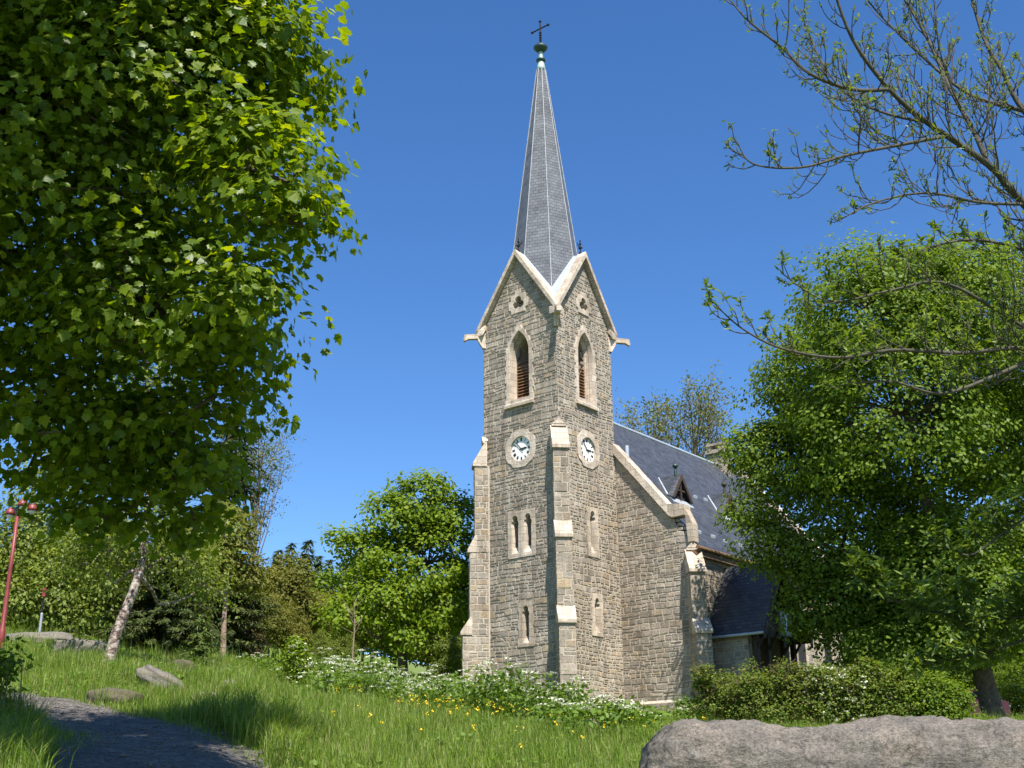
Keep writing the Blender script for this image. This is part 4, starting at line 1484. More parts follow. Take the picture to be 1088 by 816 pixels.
def tree(name, label, cat, base, lobes, trunk_r, bark, leafm, tmpl, lsize, nclump, per, sig, group=None, seed=1, trunk=None, shell=.62, twigs=60, limbs=True, low=-.75, flat=.6,
         tip_droop=.5, outb=.9, upb=.8, limb_k=.55, limb_sel=None):
    r = np.random.default_rng(seed)
    base = np.array(base, float)
    t = thing(name, base, label, cat, group)
    top = np.mean([np.array(l[0]) for l in lobes], 0)
    if trunk is None:
        hi = top - base
        trunk = [base + hi * f + np.array([.12 * math.sin(5 * f + seed), .1 * math.cos(4 * f + seed), 0]) * f * np.linalg.norm(hi) * .15 for f in (-.02, .08, .25, .45, .7, 1.0, 1.25)]
        trunk[0][:2] = base[:2]
    trunk = [np.array(p, float) for p in trunk]
    n = len(trunk)
    mb = MB()
    rads = [trunk_r * (1.35 if i == 0 else 1 - .78 * i / (n - 1)) for i in range(n)]
    mb.tube([p - base for p in trunk], rads, 10)
    cc, idx, P, nrm = crown_cloud(lobes, nclump, per, sig, r, shell, flat, low, outb, upb)
    if limbs:
        for (c, R) in lobes:
            c = np.array(c, float)
            k = int(np.clip(np.argmin([np.linalg.norm(q - c) + (1.5 if q[2] > c[2] else 0) for q in trunk]), 1, n - 1))
            a = trunk[k]
            m = (a + c) / 2 + np.array([0, 0, -.08 * np.linalg.norm(c - a)])
            if limb_sel is not None and not any(np.allclose(c, np.array(lobes[q_][0])) for q_ in limb_sel): continue
            sp_l = spline([a, a * .68 + m * .32 + r.normal(size=3) * .05 * np.linalg.norm(c - a), m + r.normal(size=3) * .07 * np.linalg.norm(c - a), (m + c) / 2 + r.normal(size=3) * .06 * np.linalg.norm(c - a), c], 13)
            mb.tube([q - base for q in sp_l], list(np.linspace(rads[k] * limb_k, rads[k] * limb_k * .2, 13)), 6)
        sel = r.choice(len(cc), size=min(twigs, len(cc)), replace=False)
        for q in sel:
            c = np.array(lobes[idx[q]][0], float)
            e_ = cc[q]
            m = c * .45 + e_ * .55 + r.normal(size=3) * .12 * np.linalg.norm(e_ - c) + np.array([0, 0, -.05])
            w = trunk_r * .11
            mb.tube([c - base, m - base, e_ - base], [w, w * .7, w * .3], 4)
    mb.build('trunk', [bark], t, smooth=True)
    tip = r.normal(size=P.shape) + np.array([0, 0, -tip_droop]) + unit(nrm) * .3
    V_, k = leaf_arrays(P - base, nrm, lsize * r.uniform(.65, 1.25, len(P)), tmpl, tip, r)
    link('crown', leaf_mesh('crown', [(V_, k, 0)], [leafm]), t)
    return t


def L(px, py, Y, rp, dy=None, sq=1.0):
    """a crown lobe: centre from the survey, radius given in photo pixels at that depth"""
    c = at(px, py, Y)
    m = rp * Y / FPX * 1.02
    return (c, (m, m if dy is None else dy, m * sq))


def copy_tree(o, parent=None, **kw):
    c = o.copy()
    COL.objects.link(c)
    if parent is not None: c.parent = parent
    for k, v in kw.items(): c[k] = v
    for ch in [q for q in bpy.data.objects if q.parent == o]:
        copy_tree(ch, c)
    return c


# ------------------------------------------------------------------ trees
# the near maple, trunk just outside the frame
mb_base = np.array([-8.3, 10.2, 0]); mb_base[2] = g1(*mb_base[:2])
mtr = [mb_base + np.array(q) for q in ((0, 0, -.2), (.02, .03, .4), (.1, .1, 2.0), (.25, .25, 4.2), (.5, .6, 6.5), (.8, .9, 9.0), (1.0, 1.2, 12.5))]
m_lobes = [L(40, 130, 12.5, 250, 2.3, 1.2), L(180, 90, 12, 160, 1.7, 1.2), L(266, 180, 11.6, 88, 1.0, 1.1), L(272, 60, 12, 78, 1.0, 1.0), L(160, 330, 12.7, 140, 1.5, .9), L(60, 430, 14, 118, 1.6, .85),
           L(170, 470, 14.2, 80, 1.2, .8), L(256, 335, 12, 64, .9, .8), L(-130, 250, 12.5, 260, 2.6, 1.1), L(298, 235, 11.6, 52, .6, .7), L(230, 420, 13.2, 52, .7, .8), L(200, -150, 12.5, 230, 2.2, 1), L(315, -230, 13, 195, 2.0, 1), ((-5.3, 7.6, 12.6), (2.2, 2.0, 1.6)), ((-7.6, 6.6, 12.0), (2.6, 2.2, 1.8)), ((-4.2, 9.8, 13.4), (1.7, 1.5, 1.3)), L(130, 540, 14.3, 50, .9, .6), L(95, 556, 14.3, 34, .7, .6), L(210, 552, 14.4, 28, .6, .7), L(-60, -160, 12.5, 280, 2.8, 1),  # includes unseen lobes added above the view to shade the crown and path
           L(95, 505, 14.3, 62, 1.0, .6), L(205, 515, 14.3, 44, .7, .7)]
maple = tree('maple_tree', 'tall maple with large bright leaves overhanging the path, nearest the viewer', 'tree', mb_base, m_lobes, .30, MAT['bark'], MAT['maple_leaf'], T_MAPLE, .116,
             2700, 39, .34, seed=3, trunk=mtr, shell=.4, twigs=520, flat=.42, tip_droop=.9, limb_k=.22, limb_sel=(0, 2, 8))

# the great linden right of the nave
lb = on_ground(1048, 49.5)
l_lobes = [L(925, 335, 47, 82, 3.6, 1), L(862, 405, 53, 66, 2.6, 1), L(835, 500, 53.5, 58, 2.3, 1), L(960, 440, 47.5, 120, 4.2, 1), L(1040, 350, 46.5, 100, 4, 1), L(1050, 520, 51, 130, 4.5, 1),
           L(900, 560, 53, 85, 2.6, .9), L(970, 640, 52.5, 78, 3, .8), L(1060, 650, 53, 66, 3, .6), L(818, 575, 53, 34, 1.5, .8), L(1130, 430, 51, 130, 5, 1), L(895, 645, 53, 56, 2.4, .9), L(1000, 300, 47, 64, 2.4, .8),
           L(798, 545, 53, 26, 1, .9), L(1045, 640, 48, 56, 1.6, .8), L(985, 600, 48.5, 60, 1.6, .8), L(1090, 690, 48, 40, 1.2, .7), L(1020, 690, 48, 40, 1.2, .7), L(950, 690, 50, 46, 1.4, .7), L(1070, 600, 48, 60, 1.6, .8), L(845, 600, 53, 36, 1.3, .8), L(870, 650, 53, 36, 1.2, .8), L(930, 690, 52, 50, 2, .6), L(1000, 695, 52, 46, 2, .5), L(880, 480, 54.5, 70, 2, 1), L(800, 480, 53.5, 30, 1.3, 1)]
ltr = [lb + np.array(q) for q in ((0, 0, -.3), (-.05, .05, .5), (-.25, .1, 2.5), (-.7, .2, 5.0), (-1.3, .2, 8), (-2.0, .3, 12), (-2.6, .5, 15.5))]
tree('linden_tree', 'large dense linden with spreading crown in front of the nave and porch', 'tree', lb, l_lobes, .52, MAT['bark'], MAT['linden_leaf'], T_OVAL, .19,
     3300, 62, .56, seed=5, trunk=ltr, shell=.55, twigs=320, flat=.42, limb_k=.4)

# sycamore left of the tower
sb = on_ground(430, 66)
s_lobes = [L(447, 535, 66, 34, 1.6, 1), L(415, 555, 66, 32, 1.7, 1), L(480, 555, 66.5, 32, 1.7, 1), L(395, 590, 66, 32, 1.8, .9), L(358, 578, 65.5, 17, 1, .8), L(455, 600, 66, 46, 2.3, 1), L(405, 640, 65, 42, 2.2, .8),
           L(368, 655, 64.5, 24, 1.4, .7), L(478, 650, 66, 34, 1.8, 1), L(425, 680, 66, 30, 1.8, .6), L(500, 590, 67, 26, 1.5, 1), L(350, 620, 66, 15, .9, .8)]
tree('sycamore_tree', 'bright green rounded sycamore left of the church tower', 'tree', sb, s_lobes, .36, MAT['bark'], MAT['sycamore_leaf'], T_OVAL, .25, 440, 54, .50, seed=8, shell=.66, twigs=140, flat=.5)


# leaning birch
bb = on_ground(115, 27)
bt = [bb + np.array([0, 0, -.2])] + [at(x, y, 27) for x, y in ((116, 700), (124, 672), (137, 640), (148, 610), (154, 575), (157, 530), (158, 470), (156, 400), (150, 320))]
b_lobes = [L(150, 560, 27, 42, .9, .8), L(190, 590, 28, 46, 1.1, .8), L(110, 585, 28, 46, 1.0, .8), L(215, 620, 30, 36, 1, .8), L(150, 440, 27, 70, 1.4, 1.3), L(160, 330, 27, 60, 1.2, 1.2), L(80, 600, 29, 36, 1, .8), L(232, 565, 31, 28, 1, .9)]
tree('birch_tree', 'birch with white flaking leaning trunk rising from the grass bank', 'tree', bb, b_lobes, .145, MAT['birch_bark'], MAT['birch_leaf'], T_RHOMB, .10, 700, 26, .26, seed=12, trunk=bt, shell=.4, twigs=150, flat=1.2, tip_droop=1.2)
# weeping birch at the left edge
wb = on_ground(72, 40)
w_lobes = [L(25, 590, 40, 45, 1.5, .9), L(70, 600, 40, 40, 1.4, .9), L(50, 640, 39, 42, 1.4, .9), L(100, 640, 40, 36, 1.3, .9), L(10, 640, 39, 36, 1.3, .9), L(60, 540, 41, 60, 2, 1), L(100, 590, 41, 36, 1.4, .9), L(-30, 600, 40, 50, 1.8, 1), L(115, 615, 40, 30, 1.2, 1), L(80, 670, 39, 22, .9, .7)]
tree('weeping_birch', 'weeping birch with pale drooping foliage behind the red lamp post', 'tree', wb, w_lobes, .22, MAT['birch_bark'], MAT['birch_leaf'], T_RHOMB, .15, 900, 28, .3, seed=14, shell=.45, twigs=120, flat=1.5, tip_droop=1.6)


def spruce_mesh(h, rbase, tiers, per, needle, r, pw=.85):
    parts_p, parts_n, parts_t, sizes = [], [], [], []
    tr = MB()
    tr.tube([(0, 0, -.3), (0, 0, h * .5), (0, 0, h * .98)], [h * .018 + .03, h * .011 + .02, .01], 7)
    for i in range(tiers):
        f = (i + r.uniform(0, .8)) / tiers
        z = h * (.06 + .92 * f)
        Lb = rbase * (1 - f) ** pw * r.uniform(.75, 1.15) + .06
        nb_ = int(max(4, per * (1 - f) + 3))
        for b_ in range(nb_):
            an = r.uniform(0, 2 * math.pi)
            d = np.array([math.cos(an), math.sin(an), 0])
            n = max(6, int(Lb / needle * 9))
            s_ = np.linspace(.08, 1, n)
            droop = -.30 * Lb * s_ ** 1.4 + .12 * Lb * s_ ** 3
            c = d[None] * (Lb * s_)[:, None] + np.array([0, 0, z])[None]
            c[:, 2] += droop + r.normal(size=n) * .03
            side = np.array([-d[1], d[0], 0])
            sg = np.where(np.arange(n) % 2 == 0, 1, -1)[:, None]
            w = (needle * (1.15 - .7 * s_))[:, None]
            parts_p.append(c + r.normal(size=(n, 3)) * .03)
            parts_t.append(d[None] * .8 + side[None] * sg * r.uniform(.3, 1.2, (n, 1)) + np.array([0, 0, -.35]) + r.normal(size=(n, 3)) * .15)
            parts_n.append(np.array([0, 0, 1.0])[None] + d[None] * .4 + r.normal(size=(n, 3)) * .35)
            sizes.append(needle * (1.25 - .6 * s_))
            if b_ % 2 == 0:
                tr.tube([c[0], c[n // 2], c[-1]], [.02 + Lb * .006, .012, .006], 4)
    P, Nn, Tt, sz = (np.concatenate(q) for q in (parts_p, parts_n, parts_t, sizes))
    V_, k = leaf_arrays(P, Nn, sz, T_NARROW * np.array([.95, 1, 1]), Tt, r)
    return V_, k, tr


def spruce(name, label, base, h, rb, tiers, per, needle, leafm, seed, group=None, cat='tree', pw=.85):
    r = np.random.default_rng(seed)
    t = thing(name, base, label, cat, group)
    V_, k, tr = spruce_mesh(h, rb, tiers, per, needle, r, pw)
    tr.build('trunk', [MAT['bark']], t, smooth=True)
    link('crown', leaf_mesh('crown', [(V_, k, 0)], [leafm]), t)
    return t


spruce('spruce_tree', 'dark green spruce directly behind the leaning birch', on_ground(168, 40), 6.6, 2.3, 26, 15, .24, MAT['spruce_needle'], 31)
spruce('spruce_tree', 'tall dark spruce beside the maple crown edge, partly hidden', on_ground(228, 52), 15.5, 2.6, 36, 13, .4, MAT['spruce_needle'], 32)
spruce('spruce_tree', 'small yellow green young spruce right of the dark spruce', on_ground(212, 37), 1.9, .85, 12, 9, .2, MAT['spruce_young'], 33)
spruce('juniper_bush', 'brown tinged conical juniper at the edge of the wood', on_ground(266, 56), 3.3, .8, 26, 14, .22, MAT['juniper'], 34, cat='shrub', pw=.5)

# pine with pinkish stem
pb_ = on_ground(237, 46)
tree('pine_tree', 'tree with slim pinkish bare stem beside the juniper', 'tree', pb_, [L(240, 590, 46, 34, 1.3, .9), L(262, 615, 47, 28, 1.2, .8), L(222, 610, 46, 26, 1.1, .8), L(245, 560, 46, 28, 1.2, .8)], .14, MAT['bark_pine'], MAT['olive_leaf'], T_RHOMB, .17,
     260, 22, .3, seed=17, trunk=[pb_ + np.array((0, 0, -.2)), at(237, 690, 46), at(238, 660, 46), at(240, 630, 46), at(241, 595, 46), at(243, 560, 46)], twigs=60, shell=.4)


def sparse_tree(name, label, base, h, spread, seed, leaves, lsize, group=None, nb=26):
    """upright open tree: many ascending stems, few small leaves"""
    r = np.random.default_rng(seed)
    t = thing(name, base, label, 'tree', group)
    mb = MB()
    mb.tube([(0, 0, -.3), (0, 0, h * .3), (.1, 0, h * .62), (0, .1, h)], [h * .011, h * .008, h * .004, .012], 7)
    pts = []
    for i in range(nb):
        z0 = h * r.uniform(.15, .85)
        an = r.uniform(0, 2 * math.pi)
        Lb = (h - z0) * r.uniform(.55, .85) + .06 * h
        sp_ = spread * (1 - .75 * abs(z0 / h - .45)) * r.uniform(.5, 1)
        d = np.array([math.cos(an), math.sin(an), 0])
        q = [np.array([0, 0, z0]), d * sp_ * .5 + np.array([0, 0, z0 + Lb * .35]), d * sp_ * .85 + np.array([0, 0, z0 + Lb * .7]), d * sp_ + np.array([0, 0, min(h * 1.0, z0 + Lb)])]
        mb.tube(q, [h * .0032, h * .0024, h * .0014, .006], 5)
        for j in range(6):
            f = r.uniform(.3, 1)
            p = q[1] + (q[3] - q[1]) * f
            e_ = p + unit(r.normal(size=3) + d * .8 + np.array([0, 0, 1.2])) * h * r.uniform(.05, .11)
            mb.tube([p, (p + e_) / 2 + r.normal(size=3) * .05, e_], [h * .0008, h * .0007, .004], 4)
            pts += [p + (e_ - p) * f2 for f2 in (.5, .75, 1.0)]
        pts += [q[2], q[3]]
    mb.build('trunk', [MAT['twig']], t)
    pts = np.array(pts)
    P = pts[r.integers(0, len(pts), leaves)] + r.normal(size=(leaves, 3)) * h * .012
    V_, k = leaf_arrays(P, r.normal(size=P.shape) + np.array([0, 0, .6]), lsize * r.uniform(.6, 1.3, leaves), T_RHOMB, None, r)
    link('crown', leaf_mesh('crown', [(V_, k, 0)], [MAT['sparse_leaf']]), t)
    return t


def place_top(px, Y, topy):
    b_ = on_ground(px, Y)
    return b_, at(px, topy, Y)[2] - b_[2]


b_, h_ = place_top(262, 75, 462)
sparse_tree('aspen_tree', 'slender half leafless aspen against the sky at the maple edge', b_, h_, 1.9, 41, 5200, .13, nb=34)
b_, h_ = place_top(700, 96, 433)
sparse_tree('aspen_tree', 'narrow sparse tree seen above the nave roof beside the tower', b_, h_, 1.9, 42, 2600, .24, nb=26)
b_, h_ = place_top(752, 96, 424)
sparse_tree('aspen_tree', 'broad sparse tree seen above the nave roof behind the chimney', b_, h_, 3.2, 43, 5200, .24, nb=44)

# wood behind: three prototypes, copied
def far_broadleaf(label, base, h, w, leafm, seed, group):
    base = np.array(base)
    r = np.random.default_rng(seed)
    lobes = []
    for k in range(8):
        an = 2 * math.pi * k / 8 + r.uniform(-.3, .3)
        f = r.uniform(.2, .9)
        lobes.append((base + np.array([math.cos(an) * w * .55 * (1.1 - f * .6), math.sin(an) * w * .55 * (1.1 - f * .6), h * (.22 + .55 * f)]), (w * .42, w * .42, h * .17)))
    lobes.append((base + np.array([0, 0, h * .84]), (w * .36, w * .36, h * .15)))
    lobes.append((base + np.array([0, 0, h * .5]), (w * .6, w * .6, h * .3)))
    return tree('woodland_tree', label, 'tree', base, lobes, h * .016, MAT['bark'], leafm, T_RHOMB, .21, 420, 34, .42, group, seed, shell=.5, twigs=60)


GW = 'trees of the wood on the slope'
LAB_O = 'olive brown tree in young leaf in the wood behind the juniper'
LAB_G = 'fresh green tree in the wood behind the sycamore'
LAB_R = 'green tree at the edge of the wood behind the nave and linden'
LAB_S = 'dark spruce top rising above the far wood'
pA = far_broadleaf(LAB_O, on_ground(300, 78), 7.0, 3.4, MAT['olive_leaf'], 51, GW)
pG = far_broadleaf(LAB_G, on_ground(385, 84), 8.5, 3.4, MAT['birch_leaf'], 52, GW)
pR = far_broadleaf(LAB_R, on_ground(1010, 90), 9.0, 4.0, MAT['linden_leaf'], 53, GW)


def far_copy(p, px, Y, topy, label, h0, hw=1.0):
    b_ = on_ground(px, Y)
    h = at(px, topy, Y)[2] - b_[2]
    c = copy_tree(p, label=label, group=GW)
    c.location = b_
    s_ = h / h0
    c.scale = (s_ * hw, s_ * hw, s_)
    c.rotation_euler = (0, 0, rng.uniform(0, 6.28))
    return c


_b = pA.location
for (px, Y, ty, hw) in ((330, 82, 628, 1.1), (272, 84, 600, 1.1), (245, 72, 600, 1), (290, 100, 616, 1.2), (318, 108, 620, 1.2), (205, 70, 570, 1.1), (345, 96, 632, 1.2), (180, 84, 560, 1.3), (150, 64, 590, 1.2), (110, 84, 560, 1.3), (60, 70, 560, 1.3), (15, 80, 560, 1.3), (305, 66, 640, .9), (285, 64, 632, .9), (255, 66, 620, 1)):
    far_copy(pA, px, Y, ty, LAB_O, 7.0, hw)
for (px, Y, ty, hw) in ((420, 92, 615, 1.3), (455, 88, 620, 1.3), (490, 92, 610, 1.3), (360, 76, 655, 1.0), (395, 100, 620, 1.3), (340, 72, 668, .9), (480, 80, 668, 1.1), (515, 96, 600, 1.3), (325, 70, 670, .8)):
    far_copy(pG, px, Y, ty, LAB_G, 8.5, hw)
for (px, Y, ty, hw) in ((880, 96, 600, 1.3), (940, 92, 620, 1.3), (1060, 95, 640, 1.3), (1110, 90, 640, 1.3), (980, 84, 650, 1.2), (1160, 95, 600, 1.4), (1035, 110, 560, 1.5), (900, 112, 560, 1.5), (1100, 112, 560, 1.5), (1078, 72, 690, 1.2), (1120, 74, 680, 1.2), (1050, 78, 690, 1.2), (1020, 76, 690, 1.2), (955, 74, 690, 1.2)):
    far_copy(pR, px, Y, ty, LAB_R, 9.0, hw)
b_, h_ = place_top(322, 118, 571)
sA = spruce('far_spruce', LAB_S, b_, h_, 2.6, 26, 10, .8, MAT['spruce_needle'], 61, GW)
for px, Y, ty in ((304, 122, 574), (333, 120, 588), (290, 125, 582), (345, 125, 592), (312, 116, 590), (362, 125, 596)):
    b_, h2 = place_top(px, Y, ty)
    c = copy_tree(sA, label=LAB_S, group=GW)
    c.location = b_
    c.scale = (h2 / h_,) * 3
    c.rotation_euler = (0, 0, rng.uniform(0, 6.28))


# ------------------------------------------------------------------ ash at the right: open branches with breaking buds
def ash():
    r = np.random.default_rng(77)
    base = np.array([7.4, 11.6, 0]); base[2] = g1(*base[:2])
    t = thing('ash_tree', base, 'ash with long bare looking branches and breaking buds reaching in from the right', 'tree')
    mb = MB()
    trunk = [base + np.array(q) for q in ((0, 0, -.2), (0, 0, .5), (-.1, 0, 2), (-.2, -.1, 4), (-.35, -.15, 6), (-.5, -.2, 8), (-.5, -.2, 11), (-.3, -.1, 14))]
    mb.tube([p - base for p in trunk], [.36, .28, .24, .21, .18, .14, .09, .03], 10)
    buds = []
    made = []

    def tube(pts, r0, r1, seg=6):
        n = len(pts)
        mb.tube([p - base for p in pts], [r0 + (r1 - r0) * i / (n - 1) for i in range(n)], seg)

    def twig(p, d, Ln, rad_, lvl, leafy):
        n = 5
        pts = [p]
        dd = unit(d)
        for i in range(n):
            dd = unit(dd + np.array([0, 0, .22 + .08 * i]) * (1.0 if lvl < 3 else 1.4) + r.normal(size=3) * .19)
            pts.append(pts[-1] + dd * Ln / n)
        tube(pts, rad_, max(.0035, rad_ * .45), 5 if lvl < 3 else 4)
        buds.append((pts[-1], dd, leafy))
        if lvl < 3:
            k = max(2, int(Ln / .135))
            for j in range(k):
                f = (j + r.uniform(.3, 1)) / k
                i = min(n - 1, int(f * n))
                q = pts[i] + (pts[i + 1] - pts[i]) * (f * n - i)
                s_ = unit(np.cross(pts[i + 1] - pts[i], r.normal(size=3)))
                twig(q, unit(pts[i + 1] - pts[i]) * .7 + s_ * .8 - np.array([0, 0, .15]), Ln * r.uniform(.28, .5) * (1.1 - .5 * f), max(.0045, rad_ * .5), lvl + 1, leafy)
        elif r.random() < .5:
            buds.append((pts[3], unit(r.normal(size=3)), leafy))

    def limb(ctrl, r0, r1, leafy=0, dens=3.2, Lt=1.0):
        cp_ = [at(*c) for c in ctrl]
        if ctrl[0][0] < 1250 and made:
            allp = np.concatenate(made)
            cp_[0] = allp[np.argmin(np.linalg.norm(allp - cp_[0], axis=1))]
        pts = spline(cp_, 6 * (len(ctrl) - 1) + 1)
        made.append(pts)
        tube(list(pts), r0, r1, 8)
        seg = np.linalg.norm(np.diff(pts, axis=0), axis=1)
        tot = seg.sum()
        k = int(tot * dens * 3.1)
        cum = np.concatenate([[0], np.cumsum(seg)])
        for j in range(k):
            s_ = tot * (j + r.uniform(.2, .9)) / k
            i = min(len(seg) - 1, int(np.searchsorted(cum, s_) - 1))
            i = max(i, 0)
            p = pts[i] + (pts[i + 1] - pts[i]) * ((s_ - cum[i]) / seg[i])
            tg = unit(pts[i + 1] - pts[i])
            sd = unit(np.cross(tg, r.normal(size=3)))
            f = s_ / tot
            twig(p, tg * .75 + sd * .75, Lt * r.uniform(.45, 1.25) * (1.15 - .85 * f), max(.006, (r0 + (r1 - r0) * f) * .36), 1 if r.random() < .4 else 2, leafy)
        buds.append((pts[-1], unit(pts[-1] - pts[-2]), leafy))

    limb([(1290, 470, 11.4), (1160, 300, 10.9), (1088, 217, 10.5), (1050, 175, 10.3), (985, 130, 10), (945, 95, 9.8), (905, 40, 9.6), (880, -30, 9.4)], .05, .011, 0, 2.4)
    limb([(945, 95, 9.8), (905, 95, 9.6), (860, 78, 9.4), (830, 50, 9.3), (795, 22, 9.2), (776, 0, 9.2)], .022, .006, 0, 3.2, .8)
    limb([(1000, 148, 10.05), (950, 155, 9.8), (900, 165, 9.5), (850, 178, 9.3), (800, 174, 9.2), (783, 150, 9.2)], .020, .005, 0, 3.6, .75)
    limb([(1050, 175, 10.3), (1035, 140, 10.4), (1010, 95, 10.6), (985, 40, 10.8), (950, -20, 11)], .03, .014, 0, 2.4)
    limb([(1290, 330, 11.4), (1160, 200, 11), (1088, 118, 11), (1065, 75, 11.1), (1045, 40, 11.2), (1025, -30, 11.3)], .04, .014, 0, 2.6)
    limb([(1088, 217, 10.5), (1040, 215, 10.2), (985, 205, 9.9), (930, 215, 9.7), (890, 235, 9.6)], .018, .005, 0, 3.4, .7)
    limb([(1290, 500, 11.4), (1160, 385, 10.6), (1088, 370, 10.3), (1020, 375, 10), (950, 372, 9.7), (890, 380, 9.5), (830, 370, 9.3), (790, 350, 9.2), (764, 328, 9.2)], .026, .005, 1, 3.2, .8)
    limb([(1120, 372, 10.4), (1060, 398, 10.2), (1000, 418, 10), (945, 405, 9.8), (890, 410, 9.7)], .022, .006, 1, 2.8, .75)
    limb([(1120, 372, 10.4), (1060, 330, 10.2), (1000, 300, 10), (940, 310, 9.8), (880, 320, 9.7), (830, 290, 9.6)], .02, .005, 1, 2.8, .75)
    limb([(1290, 600, 12), (1160, 650, 13), (1088, 655, 13.4), (1040, 660, 13.6), (1000, 652, 13.8), (960, 642, 14), (930, 622, 14.1), (916, 600, 14.2)], .026, .006, 2, 3.0, .75)
    limb([(1290, 640, 12), (1120, 672, 13.2), (1050, 692, 13.6), (1000, 702, 13.8), (970, 708, 14)], .022, .006, 2, 2.8, .6)
    limb([(1290, 520, 11.8), (1150, 520, 12.6), (1075, 560, 13), (1030, 590, 13.2), (1000, 570, 13.4)], .022, .006, 2, 3.0, .7)
    limb([(1290, 300, 11.6), (1180, 90, 11.4), (1120, 20, 11.4), (1080, -40, 11.4)], .05, .02, 0, 3.0)
    limb([(985, 130, 10), (940, 120, 10.3), (900, 100, 10.6), (870, 60, 10.8), (850, 10, 11)], .018, .005, 0, 3.0, .8)
    limb([(1088, 118, 11), (1030, 100, 11.2), (980, 60, 11.4), (930, 10, 11.5), (900, -30, 11.6)], .025, .006, 0, 3.0, .8)
    limb([(1160, 320, 10.8), (1100, 270, 10.5), (1040, 255, 10.2), (990, 262, 10), (950, 280, 9.9)], .022, .005, 1, 3.0, .7)
    mb.build('trunk', [MAT['bark_ash']], t, smooth=True)
    P, N_l, T_l, S_l = [], [], [], []
    for p, d, lf in buds:
        k = (2, 4, 10)[lf] + int(r.integers(0, 3))
        sz = (.05, .068, .12)[lf]
        if lf == 0 and r.random() < .25: continue
        for j in range(k):
            P.append(p + d * r.uniform(-.05, .02) * (1 if lf < 2 else 2.5) + r.normal(size=3) * (.008 if lf < 2 else .04))
            dr_ = unit(d * (1.0 if lf < 2 else .5) + r.normal(size=3) * (.55 if lf < 2 else .8) + np.array([0, 0, .2 if lf < 2 else -.1]))
            T_l.append(dr_)
            N_l.append(np.array([0, 0, 1.0]) + r.normal(size=3) * .6)
            S_l.append(sz * r.uniform(.6, 1.35))
    V_, k = leaf_arrays(np.array(P) - base, np.array(N_l), np.array(S_l), T_NARROW * np.array([1.0, 1, 1]), np.array(T_l), r)
    link('crown', leaf_mesh('crown', [(V_, k, 0)], [MAT['ash_leaf']]), t)


ash()


# ------------------------------------------------------------------ rocks
def rock(name, label, loc, size, seed, rotz=0, matname='rock', sub=4, rough=.28, group=None, cat='rock', box=.0, tilt=(0, 0)):
    bm = bmesh.new()
    bmesh.ops.create_icosphere(bm, subdivisions=sub, radius=1.0)
    off = Vector((seed * 3.7, seed * 1.3, seed * 2.1))
    for v in bm.verts:
        p = v.co.copy()
        if box:      # squarer shoulders
            m = max(abs(p.x), abs(p.y), abs(p.z))
            p = p.lerp(p / m * .82, box)
        n = mnoise.fractal(p * 1.1 + off, 1.0, 2.0, 5) * rough + mnoise.noise(p * 5 + off) * rough * .18
        p = p * (1 + n)
        v.co = (p.x * size[0], p.y * size[1], p.z * size[2])
    bmesh.ops.rotate(bm, verts=bm.verts, cent=(0, 0, 0), matrix=Matrix.Rotation(tilt[0], 3, 'X') @ Matrix.Rotation(tilt[1], 3, 'Y'))
    me = bpy.data.meshes.new(name)
    bm.to_mesh(me)
    bm.free()
    me.materials.append(MAT[matname])
    for p in me.polygons: p.use_smooth = True
    o = link(name, me, None, loc)
    o.rotation_euler = (0, 0, rotz)
    return tag(o, label, cat, group)


def rock_px(px, py, Y, w, h, label, seed, dep=None, box=.3, sink=.12, tilt=(0, 0), matname='rock'):
    """half width / half height in photo pixels"""
    p = on_ground(px, Y, py)
    sx, sz = w * Y / FPX, h * Y / FPX
    p[2] += sz * (1 - 2 * sink)
    return rock('rock', label, p, (sx, dep or sx * .7, sz), seed, 0, matname, 4, .22, None, 'rock', box, tilt)


rock_px(36, 690, 34, 42, 10, 'broad low grey rock outcrop on the bank below the birches', 1, box=.1)
rock_px(88, 702, 29, 32, 13, 'flat topped grey slab lying left of the leaning birch', 2, box=.7)
rock_px(120, 742, 23.4, 30, 13, 'mossy rock sticking out of the bank above the path', 3, box=.2, sink=.25, matname='rock_dark')
rock_px(172, 738, 25.5, 30, 12, 'slanting pale slab in the grass right of the birch', 4, box=.5, tilt=(0, .5), sink=.2)
rock_px(194, 727, 28, 13, 10, 'dark rounded rock half in shade behind the slanting slab', 5, matname='rock_dark')
rock_px(220, 748, 25, 13, 7, 'flat low stone at the path edge in the grass', 6, box=.4)
rock_px(242, 742, 27, 8, 8, 'small upright stone right of the flat low stone', 7, box=.3)
rock_px(258, 729, 33, 10, 6, 'small grey stone in the sunny meadow below the juniper', 8)
rock_px(264, 719, 38, 11, 5, 'pale low stone highest on the meadow near the juniper', 9)
rock_px(293, 746, 32, 9, 5, 'little tan stone in the meadow below the flowering bush', 10, box=.5)
rock_px(512, 774, 34, 6, 6, 'small grey stone among the white umbels before the tower', 11)

